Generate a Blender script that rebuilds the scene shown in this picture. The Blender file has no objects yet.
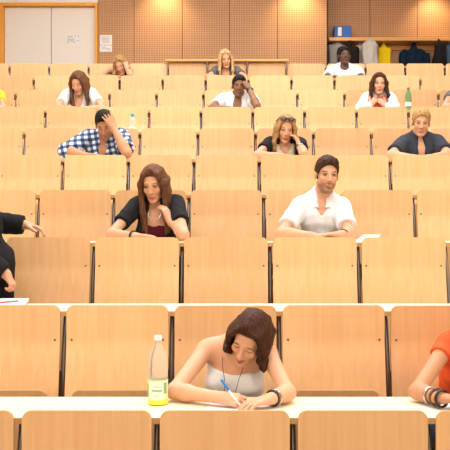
import bpy, bmesh, math, random
import numpy as np
from mathutils import Vector, Matrix
random.seed(7)
rng = np.random.default_rng(7)
SC = bpy.context.scene
COL = SC.collection

# ------------------------------------------------------------------ camera, world, lights, exposure
F = 767.0                      # focal length in pixels of a 450 px frame
CX, CY = 228.1, 225.0          # principal point
CAM_Z = 1.80
cam_d = bpy.data.cameras.new('camera'); cam_d.sensor_width = 36.0; cam_d.lens = 36.0*F/450.0
cam_d.shift_x = (225.0-CX)/450.0; cam_d.clip_start = 0.05; cam_d.clip_end = 100
cam = bpy.data.objects.new('camera', cam_d); COL.objects.link(cam)
cam.location = (0, 0, CAM_Z); cam.rotation_euler = (math.pi/2, 0, 0)
SC.camera = cam

W = bpy.data.worlds.new('world'); SC.world = W; W.use_nodes = True
W.node_tree.nodes['Background'].inputs[0].default_value = (1.0, 0.97, 0.92, 1)
W.node_tree.nodes['Background'].inputs[1].default_value = 0.35

SC.view_settings.view_transform = 'Standard'
SC.view_settings.look = 'None'
SC.view_settings.gamma = 1.0
SC.view_settings.exposure = -0.55
SC.view_settings.use_curve_mapping = False

CEIL = 6.3
def area(name, loc, sx, sy, power, color=(1, .965, .91), rot=(0, 0, 0)):
    l = bpy.data.lights.new(name, 'AREA'); l.shape = 'RECTANGLE'; l.size = sx; l.size_y = sy
    l.energy = power; l.color = color
    o = bpy.data.objects.new(name, l); COL.objects.link(o); o.location = loc; o.rotation_euler = rot
    return o
LAMP_ROWS = [(-1.0, 255), (1.2, 245), (3.4, 250), (5.6, 275), (7.8, 215), (9.6, 165)]
for ly, pw in LAMP_ROWS:
    area('ceiling_lamp_light', (0, ly, CEIL-.09), 7.0, .5, pw, (1, .955, .89) if ly < 3 else (1, .955, .94))
for sx_ in (-1, 1):            # added fill lights from both sides; the side walls have no windows
    area('side_fill_light', (sx_*5.0, 1.5, 3.4), 4.5, 2.4, 170, (1, .97, .93), (0, -sx_*math.pi/2, 0))
def spot(loc, power, tgt, size=62, blend=.8, color=(1, .72, .35)):
    l = bpy.data.lights.new('wall_washer_light', 'SPOT'); l.energy = power; l.spot_size = math.radians(size)
    l.spot_blend = blend; l.color = color; l.shadow_soft_size = .06
    o = bpy.data.objects.new('wall_washer_light', l); COL.objects.link(o); o.location = loc
    o.rotation_euler = (Vector(tgt)-Vector(loc)).to_track_quat('-Z', 'Y').to_euler()
WALL_Y = 12.3

# ------------------------------------------------------------------ layout of the raked rows
K = 414.0; PITCH = 0.54; NROW = 10
def rowd(n): return K*(.00724+.002005*n)                 # distance of the panel front of row n
RISE = 0.3256
TOP0 = CAM_Z - .726
def top(n): return TOP0 + RISE*n                         # height of the backrest tops of row n
def deskz(n): return top(n) - .03
def floorz(n): return top(n-1) - .03 - .72               # floor on which the seats of row n stand
def seatz(n): return floorz(n) + .44
def P(px, py, d): return Vector(((px-CX)/F*d, d, CAM_Z-(py-CY)/F*d))
def PR(px, py, n, o): return P(px, py, rowd(n)+o)
def DK(px, n, o, h):                                     # a point h above desk n, o behind its front edge
    d = rowd(n)+o
    return Vector(((px-CX)/F*d, d, deskz(n)+h))

# ------------------------------------------------------------------ materials
def new_mat(name):
    m = bpy.data.materials.new(name); m.use_nodes = True
    nt = m.node_tree; b = nt.nodes['Principled BSDF']
    return m, nt, b
def mat(name, col, rough=.5, metal=0.0, spec=.5, trans=0.0, ior=1.45, bump=0, bscale=60, var=0.0):
    m, nt, b = new_mat(name)
    b.inputs['Base Color'].default_value = (*col, 1); b.inputs['Roughness'].default_value = rough
    b.inputs['Metallic'].default_value = metal; b.inputs['Specular IOR Level'].default_value = spec
    b.inputs['Transmission Weight'].default_value = trans; b.inputs['IOR'].default_value = ior
    if bump or var:
        tc = nt.nodes.new('ShaderNodeTexCoord'); nz = nt.nodes.new('ShaderNodeTexNoise')
        nz.inputs['Scale'].default_value = bscale; nz.inputs['Detail'].default_value = 3
        nt.links.new(tc.outputs['Object'], nz.inputs['Vector'])
        if bump:
            bp = nt.nodes.new('ShaderNodeBump'); bp.inputs['Strength'].default_value = bump; bp.inputs['Distance'].default_value = .01
            nt.links.new(nz.outputs['Fac'], bp.inputs['Height']); nt.links.new(bp.outputs['Normal'], b.inputs['Normal'])
        if var:
            mx = nt.nodes.new('ShaderNodeMix'); mx.data_type = 'RGBA'
            mx.inputs[6].default_value = (*[c*(1-var) for c in col], 1); mx.inputs[7].default_value = (*[min(1, c*(1+var)) for c in col], 1)
            nt.links.new(nz.outputs['Fac'], mx.inputs[0]); nt.links.new(mx.outputs[2], b.inputs['Base Color'])
    return m
def wood(name, c1, c2, rough=.38, scale=(38, 38, 1.6), rnd=.12, spec=.4):
    m, nt, b = new_mat(name); N = nt.nodes.new; L = nt.links.new
    tc = N('ShaderNodeTexCoord'); oi = N('ShaderNodeObjectInfo')
    add = N('ShaderNodeVectorMath'); add.operation = 'ADD'
    ml = N('ShaderNodeMath'); ml.operation = 'MULTIPLY'; ml.inputs[1].default_value = 37.0
    L(oi.outputs['Random'], ml.inputs[0]); L(tc.outputs['Object'], add.inputs[0]); L(ml.outputs[0], add.inputs[1])
    mp = N('ShaderNodeMapping'); mp.inputs['Scale'].default_value = scale
    L(add.outputs[0], mp.inputs['Vector'])
    nz = N('ShaderNodeTexNoise'); nz.inputs['Scale'].default_value = 1.0; nz.inputs['Detail'].default_value = 5; nz.inputs['Distortion'].default_value = .6
    L(mp.outputs[0], nz.inputs['Vector'])
    mx = N('ShaderNodeMix'); mx.data_type = 'RGBA'
    mx.inputs[6].default_value = (*c1, 1); mx.inputs[7].default_value = (*c2, 1)
    mr = N('ShaderNodeMapRange'); mr.inputs[1].default_value = .3; mr.inputs[2].default_value = .7
    L(nz.outputs['Fac'], mr.inputs[0]); L(mr.outputs[0], mx.inputs[0])
    hs = N('ShaderNodeHueSaturation')
    vr = N('ShaderNodeMapRange'); vr.inputs[3].default_value = 1-rnd; vr.inputs[4].default_value = 1+rnd
    L(oi.outputs['Random'], vr.inputs[0]); L(vr.outputs[0], hs.inputs['Value']); L(mx.outputs[2], hs.inputs['Color'])
    L(hs.outputs[0], b.inputs['Base Color'])
    b.inputs['Roughness'].default_value = rough; b.inputs['Specular IOR Level'].default_value = spec
    return m
M_PANEL = wood('beech_plywood', (.765, .450, .215), (.83, .52, .275))
M_EDGE = mat('plywood_edge', (.60, .34, .14), .5)
M_DESK = wood('desk_laminate', (.84, .73, .53), (.88, .78, .58), .35, (2, 30, 30), .02)
M_STEEL = mat('bent_steel', (.24, .23, .24), .30, 1.0)
M_SCREW = mat('screw_steel', (.20, .19, .20), .4, 1.0)
M_FLOOR = mat('dark_linoleum', (.16, .12, .09), .6, var=.15, bscale=5)
M_CEIL = mat('white_ceiling', (.82, .78, .70), .8)
M_WALLP = mat('painted_wall', (.72, .62, .48), .8)
M_FRAME = wood('orange_stained_wood', (.84, .35, .035), (.90, .41, .05), .4, (20, 20, 2), .03)
M_DOOR = mat('cream_door', (.86, .82, .77), .55, var=.03, bscale=2)
M_SHELF = wood('shelf_wood', (.74, .36, .10), (.82, .42, .13), .4, (2, 30, 30), .03)
M_PAPER = mat('white_paper', (.86, .86, .87), .7)
M_INK = mat('grey_ink', (.55, .55, .58), .7)
M_DARK = mat('dark_gap', (.05, .035, .025), .8)
M_LAMP = mat('lamp_housing', (.8, .8, .78), .5)
def perforated():
    m, nt, b = new_mat('perforated_wood'); N = nt.nodes.new; L = nt.links.new
    tc = N('ShaderNodeTexCoord'); sp = N('ShaderNodeSeparateXYZ'); L(tc.outputs['Object'], sp.inputs[0])
    def fr(out, s):
        a = N('ShaderNodeMath'); a.operation = 'DIVIDE'; a.inputs[1].default_value = s; L(out, a.inputs[0])
        f = N('ShaderNodeMath'); f.operation = 'FRACT'; L(a.outputs[0], f.inputs[0])
        c = N('ShaderNodeMath'); c.operation = 'SUBTRACT'; c.inputs[1].default_value = .5; L(f.outputs[0], c.inputs[0])
        q = N('ShaderNodeMath'); q.operation = 'ABSOLUTE'; L(c.outputs[0], q.inputs[0]); return q.outputs[0]
    fx = fr(sp.outputs[0], .040); fz = fr(sp.outputs[2], .030)
    def lt(o, v):
        a = N('ShaderNodeMath'); a.operation = 'LESS_THAN'; a.inputs[1].default_value = v; L(o, a.inputs[0]); return a.outputs[0]
    a1 = lt(fx, .30); a2 = lt(fz, .22)
    mu = N('ShaderNodeMath'); mu.operation = 'MULTIPLY'; L(a1, mu.inputs[0]); L(a2, mu.inputs[1])
    mp = N('ShaderNodeMapping'); mp.inputs['Scale'].default_value = (1.0, 1, 9); L(tc.outputs['Object'], mp.inputs[0])
    nz = N('ShaderNodeTexNoise'); nz.inputs['Scale'].default_value = 1.6; nz.inputs['Detail'].default_value = 3; L(mp.outputs[0], nz.inputs['Vector'])
    mx = N('ShaderNodeMix'); mx.data_type = 'RGBA'; mx.inputs[6].default_value = (.50, .26, .125, 1); mx.inputs[7].default_value = (.62, .34, .165, 1)
    L(nz.outputs['Fac'], mx.inputs[0])
    m2 = N('ShaderNodeMix'); m2.data_type = 'RGBA'; L(mx.outputs[2], m2.inputs[6]); m2.inputs[7].default_value = (.30, .13, .05, 1)
    L(mu.outputs[0], m2.inputs[0]); L(m2.outputs[2], b.inputs['Base Color']); b.inputs['Roughness'].default_value = .55
    return m
M_PERF = perforated()

# ------------------------------------------------------------------ mesh helpers
def link(name, me, m=None, parent=None):
    o = bpy.data.objects.new(name, me); COL.objects.link(o)
    if m is not None: me.materials.append(m)
    if parent is not None: o.parent = parent
    return o
def tag(o, label=None, cat=None, group=None, kind=None):
    if label: o['label'] = label
    if cat: o['category'] = cat
    if group: o['group'] = group
    if kind: o['kind'] = kind
    return o
def empty(name, loc, rz=0):
    o = bpy.data.objects.new(name, None); COL.objects.link(o); o.location = loc; o.rotation_euler = (0, 0, rz); o.empty_display_size = .1
    return o
def bm_obj(name, bm, m, parent=None, smooth=False, auto=None):
    me = bpy.data.meshes.new(name); bmesh.ops.recalc_face_normals(bm, faces=bm.faces[:]); bm.to_mesh(me); bm.free()
    if smooth or auto:
        me.shade_smooth()
        if auto: me.set_sharp_from_angle(angle=math.radians(auto))
    return link(name, me, m, parent)
def add_box(bm, x0, x1, y0, y1, z0, z1, bev=0):
    r = bmesh.ops.create_cube(bm, size=1.0)
    vs = r['verts']
    for v in vs:
        v.co = Vector(((x0+x1)/2+v.co.x*(x1-x0), (y0+y1)/2+v.co.y*(y1-y0), (z0+z1)/2+v.co.z*(z1-z0)))
    if bev:
        es = list({e for v in vs for e in v.link_edges})
        bmesh.ops.bevel(bm, geom=es, offset=bev, segments=2, affect='EDGES', profile=.5)
def box(name, x0, x1, y0, y1, z0, z1, m, parent=None, bev=0):
    bm = bmesh.new(); add_box(bm, x0, x1, y0, y1, z0, z1, bev)
    return bm_obj(name, bm, m, parent)
def add_tube(bm, pts, rad, seg=12, flat=1.0, cap=True):
    pts = [Vector(p) for p in pts]; rings = []
    up = None
    for i, p in enumerate(pts):
        t = (pts[min(i+1, len(pts)-1)]-pts[max(i-1, 0)]).normalized()
        if up is None:
            up = Vector((0, 1, 0)) if abs(t.y) < .9 else Vector((1, 0, 0))
        s = t.cross(up).normalized(); up = s.cross(t).normalized()
        r = rad[i] if isinstance(rad, (list, tuple)) else rad
        rings.append([bm.verts.new(p+s*(r*math.cos(a))+up*(r*flat*math.sin(a))) for a in [2*math.pi*k/seg for k in range(seg)]])
    for a, b in zip(rings, rings[1:]):
        for k in range(seg):
            bm.faces.new((a[k], a[(k+1) % seg], b[(k+1) % seg], b[k]))
    if cap:
        bm.faces.new(rings[0][::-1]); bm.faces.new(rings[-1])
def tube(name, pts, rad, m, parent=None, seg=12, flat=1.0):
    bm = bmesh.new(); add_tube(bm, pts, rad, seg, flat)
    return bm_obj(name, bm, m, parent, auto=50)
def lathe(name, prof, m, parent=None, loc=(0, 0, 0), seg=28, auto=40):
    bm = bmesh.new(); rings = []
    for r, z in prof:
        rings.append([bm.verts.new((loc[0]+r*math.cos(2*math.pi*k/seg), loc[1]+r*math.sin(2*math.pi*k/seg), loc[2]+z)) for k in range(seg)])
    for a, b in zip(rings, rings[1:]):
        for k in range(seg): bm.faces.new((a[k], a[(k+1) % seg], b[(k+1) % seg], b[k]))
    bm.faces.new(rings[0][::-1]); bm.faces.new(rings[-1])
    return bm_obj(name, bm, m, parent, auto=auto)

# ------------------------------------------------------------------ the room
XL, XR = -5.2, 5.2
def struct(o): o['kind'] = 'structure'; return o
bm = bmesh.new()
add_box(bm, XL, XR, -3.2, rowd(0)+.06, -.2, floorz(0))
for n in range(1, NROW+1):
    y0 = rowd(n-1)+.06; y1 = rowd(n)+.06 if n < NROW else WALL_Y+.6
    add_box(bm, XL, XR, y0, y1, -.2, floorz(n))
struct(bm_obj('floor', bm, M_FLOOR))
struct(box('ceiling', XL, XR, -3.2, WALL_Y+1.2, CEIL, CEIL+.15, M_CEIL))
struct(box('wall_left', XL-.15, XL, -3.2, WALL_Y+1.2, -.2, CEIL, M_WALLP))
struct(box('wall_right', XR, XR+.15, -3.2, WALL_Y+1.2, -.2, CEIL, M_WALLP))
struct(box('wall_front', XL, XR, -3.35, -3.2, -.2, CEIL, M_WALLP))
WD = WALL_Y
def wx(px, d=WD): return (px-CX)/F*d
def wz(py, d=WD): return CAM_Z-(py-CY)/F*d
FZ = floorz(NROW)
NICHE = WD+.45
bw = struct(box('wall_back', XL, XR, NICHE+.10, NICHE+.25, FZ-.3, CEIL, M_WALLP))
# perforated boards in front of the wall, seams between them
def board(x0, x1, y, z0, z1, th=.04):
    return box('acoustic_panel', x0+.004, x1-.004, y, y+th, z0, z1, M_PERF, bw)
struct(box('trim_1', wx(97.5)+.0, wx(327), WD+.05, NICHE+.10, FZ, CEIL, M_DARK))      # the furred-out wall core behind the boards
for a, b in ((98, 134), (134, 182.4), (182.4, 229.5), (229.5, 277.5), (277.5, 327)):
    board(wx(a), wx(b), WD, FZ, CEIL)
nx = lambda px: wx(px, NICHE)
for a, b in ((327.5, 370), (370, 417.5), (417.5, 465), (465, 512)):
    board(nx(a), min(nx(b), XR), NICHE, FZ, CEIL)
# double door with its frame
ztop = wz(6.5)
dr = struct(empty('door_1', (wx(50.5), WD, FZ)))
def boxc(name, x0, x1, y0, y1, z0, z1, m, root, bev=0):
    lx, ly, lz = root.location
    return box(name, x0-lx, x1-lx, y0-ly, y1-ly, z0-lz, z1-lz, m, root, bev)
for a, b in ((3.8, 50.2), (50.8, 95.0)):
    lf = boxc('door_leaf', wx(a), wx(b), WD+.05, WD+.09, FZ+.005, ztop, M_DOOR, dr, .003)
boxc('door_frame', wx(.3), wx(3.6), WD-.03, WD+.12, FZ, ztop+.055, M_FRAME, dr, .004)
boxc('door_frame', wx(95.2), wx(97.8), WD-.03, WD+.12, FZ, ztop+.055, M_FRAME, dr, .004)
boxc('door_frame', wx(3.6), wx(95.2), WD-.03, WD+.12, ztop+.005, ztop+.055, M_FRAME, dr, .004)
struct(box('wall_back_lintel', XL, wx(97.8), WD, NICHE+.1, ztop+.06, CEIL, M_DOOR))
struct(box('wall_back_side', XL, wx(.2), WD, NICHE+.1, FZ, ztop+.06, M_DOOR))
struct(box('wall_back_core', wx(.2), wx(97.8), WD+.13, NICHE+.1, FZ, ztop+.06, M_DOOR))
# ceiling lamps and washers
for i, (ly, pw) in enumerate(LAMP_ROWS):
    o = box('ceiling_light', -3.6, 3.6, ly-.3, ly+.3, CEIL-.06, CEIL, M_LAMP)
    tag(o, 'long ceiling light strip above the seating, strip %s counted from the front wall' % ['one', 'two', 'three', 'four', 'five', 'six'][i], 'light', 'ceiling light strips')
for px, pw in ((165, 65), (298, 75), (440, 52)):
    x = wx(px); yy = WD-.42 if px < 327 else NICHE-.42
    spot((x, yy, wz(-14)), pw, (x, yy+.42, wz(18)), 100, 1.0)

# ------------------------------------------------------------------ desks and seats
ORD = ['first', 'second', 'third', 'fourth', 'fifth', 'sixth', 'seventh', 'eighth', 'ninth', 'tenth', 'eleventh', 'twelfth', 'thirteenth', 'fourteenth', 'fifteenth']
PW, PT = .508, .012
def bend(z):                                              # forward bulge of the panel, z measured down from its top
    if z < .155: return 0.0
    if z < .215: return ((z-.155)/.06)**2*.06*.5*.17
    return .06*.5*.17+(z-.215)*.17
def panel_mesh():
    bm = bmesh.new(); H = .52; r = .036; zs = []
    for k in range(7): zs.append(r*(1-math.cos(k*math.pi/12)))
    zs += [.06, .1, .13, .155, .165, .175, .185, .195, .205, .215, .26, .32, .38, .44, H-r]
    for k in range(1, 7): zs.append(H-r+r*math.sin(k*math.pi/12))
    xs = [-1, -.97, -.75, -.5, -.25, 0, .25, .5, .75, .97, 1]
    fr, bk = [], []
    for z in zs:
        c = r-z if z < r else (z-(H-r) if z > H-r else 0)
        w = PW/2-(r-math.sqrt(max(0, r*r-c*c)))
        fr.append([bm.verts.new((w*x, -bend(z), -z)) for x in xs]); bk.append([bm.verts.new((w*x, PT-bend(z), -z)) for x in xs])
    n = len(xs); e = []
    for a in range(len(zs)-1):
        for k in range(n-1):
            bm.faces.new((fr[a][k], fr[a+1][k], fr[a+1][k+1], fr[a][k+1])); bm.faces.new((bk[a][k], bk[a][k+1], bk[a+1][k+1], bk[a+1][k]))
        e.append(bm.faces.new((fr[a][0], bk[a][0], bk[a+1][0], fr[a+1][0]))); e.append(bm.faces.new((fr[a][-1], fr[a+1][-1], bk[a+1][-1], bk[a][-1])))
    for k in range(n-1):
        e.append(bm.faces.new((fr[0][k], fr[0][k+1], bk[0][k+1], bk[0][k]))); e.append(bm.faces.new((fr[-1][k], bk[-1][k], bk[-1][k+1], fr[-1][k+1])))
    for f in e: f.material_index = 1
    me = bpy.data.meshes.new('backrest'); bmesh.ops.recalc_face_normals(bm, faces=bm.faces[:]); bm.to_mesh(me); bm.free()
    me.materials.append(M_PANEL); me.materials.append(M_EDGE); me.shade_smooth(); me.set_sharp_from_angle(angle=math.radians(35))
    return me
def slab_mesh(w, h, t, r, name):                          # rounded plywood slab in the XZ plane, top at z = 0
    bm = bmesh.new(); pts = []
    for cx_, cz_, a0 in ((w/2-r, -r, 0), (-w/2+r, -r, 90), (-w/2+r, -h+r, 180), (w/2-r, -h+r, 270)):
        for k in range(7):
            a = math.radians(a0+15*k); pts.append((cx_+r*math.cos(a), cz_+r*math.sin(a)))
    f = [bm.verts.new((x, 0, z)) for x, z in pts]; b = [bm.verts.new((x, t, z)) for x, z in pts]
    bm.faces.new(f); bm.faces.new(b[::-1]); n = len(pts)
    for k in range(n):
        q = bm.faces.new((f[k], b[k], b[(k+1) % n], f[(k+1) % n])); q.material_index = 1
    me = bpy.data.meshes.new(name); bmesh.ops.recalc_face_normals(bm, faces=bm.faces[:]); bm.to_mesh(me); bm.free()
    me.materials.append(M_PANEL); me.materials.append(M_EDGE)
    return me
ME_PANEL = panel_mesh()
ME_SEAT = slab_mesh(.42, .40, .016, .04, 'seat')
bm = bmesh.new(); bmesh.ops.create_cone(bm, cap_ends=True, segments=10, radius1=.006, radius2=.004, depth=.004, matrix=Matrix.Rotation(math.pi/2, 4, 'X'))
ME_SCREW = bpy.data.meshes.new('screw'); bm.to_mesh(ME_SCREW); bm.free(); ME_SCREW.materials.append(M_SCREW)
PHI = -.0241
def seat_x(j): return PITCH*(j+PHI)
def make_seat(n, j, occupied, label):
    root = empty('auditorium_chair', (seat_x(j), rowd(n), floorz(n)))
    tag(root, label, 'seat', 'plywood lecture seats in tiers')
    H = top(n)-floorz(n)
    b = link('backrest', ME_PANEL, None, root); b.location = (0, 0, H)
    if occupied: b.location = (0, -.004, H-.002); b.rotation_euler = (math.radians(2.2), 0, 0)
    for s in (-1, 1):
        c = link('screw', ME_SCREW, None, b); c.location = (s*(PW/2-.026), -.002-bend(.172), -.172)
    st = link('seat', ME_SEAT, None, root)
    if occupied:
        st.location = (0, -.07, .44); st.rotation_euler = (math.radians(88), 0, 0)
    else:
        st.location = (0, -.100, H-.404); st.rotation_euler = (math.radians(7), 0, 0)
    return root
def post_mesh():
    bm = bmesh.new(); pts = []
    Hh = .72
    for k in range(15):
        t = k/14; z = -.055-t*(Hh)
        y = .075-.055*math.sin(min(1, t*2.2)*math.pi/2)-.04*t
        pts.append((0, y, z))
    pts = [(0, .12, -.050)]+pts
    add_tube(bm, pts, .0125, 10, 1.0)
    add_box(bm, -.02, .02, .005, .06, -.81, -.775)
    me = bpy.data.meshes.new('leg'); bmesh.ops.recalc_face_normals(bm, faces=bm.faces[:]); bm.to_mesh(me); bm.free()
    me.materials.append(M_STEEL); me.shade_smooth(); me.set_sharp_from_angle(angle=math.radians(50))
    return me
ME_POST = post_mesh()
# ------------------------------------------------------------------ people: joints measured in the photograph, (px, py, offset behind the desk front)
RJ = {}
occupied = set()
def sit(n, px): occupied.add((n+1, round(((px-CX)/F*(rowd(n)+.62))/PITCH-PHI)))
for n_, px_ in ((0, 236), (0, 455), (2, 155), (2, 320), (4, 105), (4, 286), (4, 420), (6, 80), (6, 236), (6, 378), (6, -12), (6, 464), (8, 120), (8, 225), (8, 345)):
    sit(n_, px_)
ROWN = ['front', 'second', 'third', 'fourth', 'fifth', 'sixth', 'seventh', 'eighth', 'ninth', 'last']
for n in range(NROW):
    d = rowd(n); lo = (0-CX)/F*d; hi = (450-CX)/F*d
    js = [j for j in range(-12, 13) if seat_x(j)+PITCH/2 > lo+.015 and seat_x(j)-PITCH/2 < hi-.015]
    for i, j in enumerate(js):
        oc = (n, j) in occupied
        lab = 'plywood seat in the %s row, %s counted from the door side, %s' % (ROWN[n], ORD[i], 'sat on' if oc else 'empty and folded up')
        make_seat(n, j, oc, lab)
    x0, x1 = seat_x(js[0])-PITCH/2-.3, seat_x(js[-1])+PITCH/2+.3
    if x0 < XL+.05: x0 = XL+.05
    if x1 > XR-.05: x1 = XR-.05
    dk = empty('lecture_desk', (0, d, top(n)))
    tag(dk, 'long pale desk fixed along the backs of the %s row of seats' % ROWN[n], 'desk', 'long lecture desks')
    box('desktop', x0, x1, PT+.004, .38, -.030-.027, -.030, M_DESK, dk, .004)
    box('edge_strip', x0, x1, PT+.001, PT+.004, -.0555, -.0315, M_EDGE, dk)
    for j in range(js[0]-1, js[-1]+1):
        p = link('leg', ME_POST, None, dk); p.location = (seat_x(j)+PITCH/2, 0, 0)

# ------------------------------------------------------------------ implicit surfaces for bodies, hair and cloth
V = Vector
def na(v): return np.array([v[0], v[1], v[2]], dtype=np.float32)
def cone(a, b, ra, rb, k=None, cut=None): return ('cone', na(a), na(b), float(ra), float(rb), k, cut)
def ell(c, r, R=None, k=None, cut=None): return ('ell', na(c), np.array(r, dtype=np.float32), np.eye(3, dtype=np.float32) if R is None else np.array(R, dtype=np.float32), k, cut)
def rbox(c, h, rad, R=None, k=None, cut=None): return ('box', na(c), np.array(h, dtype=np.float32), np.eye(3, dtype=np.float32) if R is None else np.array(R, dtype=np.float32), float(rad), k, cut)
def infl(p, t, cut=None):
    p = list(p)
    if p[0] == 'cone': p[3] += t; p[4] += t
    elif p[0] == 'ell': p[2] = p[2]+t
    else: p[4] += t
    if cut is not None: p[-1] = cut
    return tuple(p)
def bounds(p):
    if p[0] == 'cone':
        r = max(p[3], p[4]); return np.minimum(p[1], p[2])-r, np.maximum(p[1], p[2])+r
    if p[0] == 'ell':
        e = np.abs(p[3])@p[2] if False else np.full(3, p[2].max()); e = np.sqrt((p[3]**2)@(p[2]**2)); return p[1]-e, p[1]+e
    e = np.abs(p[3])@(p[2])+p[4]; return p[1]-e, p[1]+e
def evalp(p, X, Y, Z):
    if p[0] == 'cone':
        a, b = p[1], p[2]; ab = b-a; L2 = max(1e-9, float(ab@ab))
        dx, dy, dz = X-a[0], Y-a[1], Z-a[2]
        t = np.clip((dx*ab[0]+dy*ab[1]+dz*ab[2])/L2, 0, 1)
        d = np.sqrt((dx-t*ab[0])**2+(dy-t*ab[1])**2+(dz-t*ab[2])**2)-(p[3]+(p[4]-p[3])*t)
    else:
        c, R = p[1], p[3]
        dx, dy, dz = X-c[0], Y-c[1], Z-c[2]
        u = dx*R[0, 0]+dy*R[1, 0]+dz*R[2, 0]; v = dx*R[0, 1]+dy*R[1, 1]+dz*R[2, 1]; w = dx*R[0, 2]+dy*R[1, 2]+dz*R[2, 2]
        if p[0] == 'ell':
            r = p[2]
            k0 = np.sqrt((u/r[0])**2+(v/r[1])**2+(w/r[2])**2); k1 = np.sqrt((u/r[0]**2)**2+(v/r[1]**2)**2+(w/r[2]**2)**2)+1e-6
            d = k0*(k0-1)/k1
        else:
            h = p[2]; qx, qy, qz = np.abs(u)-h[0], np.abs(v)-h[1], np.abs(w)-h[2]
            d = np.sqrt(np.maximum(qx, 0)**2+np.maximum(qy, 0)**2+np.maximum(qz, 0)**2)+np.minimum(np.maximum(qx, np.maximum(qy, qz)), 0)-p[4]
    if p[-1] is not None:
        for pt, nrm in p[-1]:
            d = np.maximum(d, (X-pt[0])*nrm[0]+(Y-pt[1])*nrm[1]+(Z-pt[2])*nrm[2])
    return d
def axis(lo, hi, h, fine):
    xs = [lo]
    while xs[-1] < hi:
        x = xs[-1]; s = h
        for a, b, f in fine:
            if a-1e-6 <= x <= b: s = min(s, f)
            elif x < a < x+s: s = min(s, max(f, a-x))
        xs.append(x+s)
    return np.array(xs, dtype=np.float32)
def field(prims, h, fine=None, k=.02, subs=(), post=None, pad=.02, lim=None):
    fine = fine or [[], [], []]
    B = [bounds(p) for p in prims]
    lo = np.min([b[0] for b in B], axis=0)-pad; hi = np.max([b[1] for b in B], axis=0)+pad
    if lim is not None: lo = np.maximum(lo, lim[0]); hi = np.minimum(hi, lim[1])
    ax = [axis(float(lo[i]), float(hi[i]), h, fine[i]) for i in range(3)]
    D = np.full([len(a) for a in ax], .2, dtype=np.float32)
    def sub(p, m):
        l, u = bounds(p); s = []
        for i in range(3):
            a = int(np.searchsorted(ax[i], l[i]-m)); b = int(np.searchsorted(ax[i], u[i]+m)); s.append(slice(max(0, a-1), min(len(ax[i]), b+1)))
        return tuple(s), (ax[0][s[0]][:, None, None], ax[1][s[1]][None, :, None], ax[2][s[2]][None, None, :])
    for p in prims:
        kk = p[-2] if p[-2] is not None else k
        s, g = sub(p, kk+.03)
        if min(x.size for x in g) == 0: continue
        d = evalp(p, *g); cur = D[s]
        t = np.clip(.5+.5*(d-cur)/kk, 0, 1)
        D[s] = d*(1-t)+cur*t-kk*t*(1-t)
    for p in subs:
        kk = p[-2] if p[-2] is not None else .006
        s, g = sub(p, kk+.05)
        if min(x.size for x in g) == 0: continue
        d = -evalp(p, *g); cur = D[s]
        t = np.clip(.5-.5*(d-cur)/kk, 0, 1)
        D[s] = d*(1-t)+cur*t+kk*t*(1-t)
    if post is not None:
        D = post(D, ax[0][:, None, None], ax[1][None, :, None], ax[2][None, None, :])
    D[0], D[-1] = np.maximum(D[0], .01), np.maximum(D[-1], .01); D[:, 0] = np.maximum(D[:, 0], .01); D[:, -1] = np.maximum(D[:, -1], .01)
    D[:, :, 0] = np.maximum(D[:, :, 0], .01); D[:, :, -1] = np.maximum(D[:, :, -1], .01)
    return D, ax
def nets(D, ax):
    S = D < 0; nx_, ny_, nz_ = D.shape
    c = np.zeros((nx_-1, ny_-1, nz_-1), dtype=np.int8)
    for i in (0, 1):
        for j in (0, 1):
            for k in (0, 1): c += S[i:nx_-1+i, j:ny_-1+j, k:nz_-1+k]
    I, J, Kk = np.nonzero((c > 0) & (c < 8))
    acc = np.zeros((len(I), 3)); cnt = np.zeros(len(I))
    cor = [(i, j, k) for i in (0, 1) for j in (0, 1) for k in (0, 1)]
    for a in cor:
        for dim in range(3):
            if a[dim]: continue
            b = list(a); b[dim] = 1
            da = D[I+a[0], J+a[1], Kk+a[2]]; db = D[I+b[0], J+b[1], Kk+b[2]]
            m = (da < 0) != (db < 0); t = np.where(m, da/np.where(m, da-db, 1), 0)
            pa = [ax[0][I+a[0]], ax[1][J+a[1]], ax[2][Kk+a[2]]]; pb = [ax[0][I+b[0]], ax[1][J+b[1]], ax[2][Kk+b[2]]]
            for q in range(3): acc[:, q] += np.where(m, pa[q]+t*(pb[q]-pa[q]), 0)
            cnt += m
    vs = acc/cnt[:, None]
    idx = np.full(c.shape, -1, dtype=np.int64); idx[I, J, Kk] = np.arange(len(I))
    quads = []
    for dim in range(3):
        A = [slice(None)]*3; Bs = [slice(None)]*3; A[dim] = slice(0, -1); Bs[dim] = slice(1, None)
        sa, sb = S[tuple(A)], S[tuple(Bs)]
        e = np.argwhere(sa != sb)
        o1, o2 = (dim+1) % 3, (dim+2) % 3
        e = e[(e[:, o1] > 0) & (e[:, o2] > 0) & (e[:, o1] < D.shape[o1]-1) & (e[:, o2] < D.shape[o2]-1)]
        ins = sa[e[:, 0], e[:, 1], e[:, 2]]
        def at(u, v):
            q = e.copy(); q[:, o1] -= u; q[:, o2] -= v
            return idx[q[:, 0], q[:, 1], q[:, 2]]
        Q = np.stack([at(1, 1), at(0, 1), at(0, 0), at(1, 0)], 1)
        Q[~ins] = Q[~ins][:, ::-1]
        quads.append(Q)
    Q = np.concatenate(quads); Q = Q[(Q >= 0).all(1)]
    return vs, Q
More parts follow.
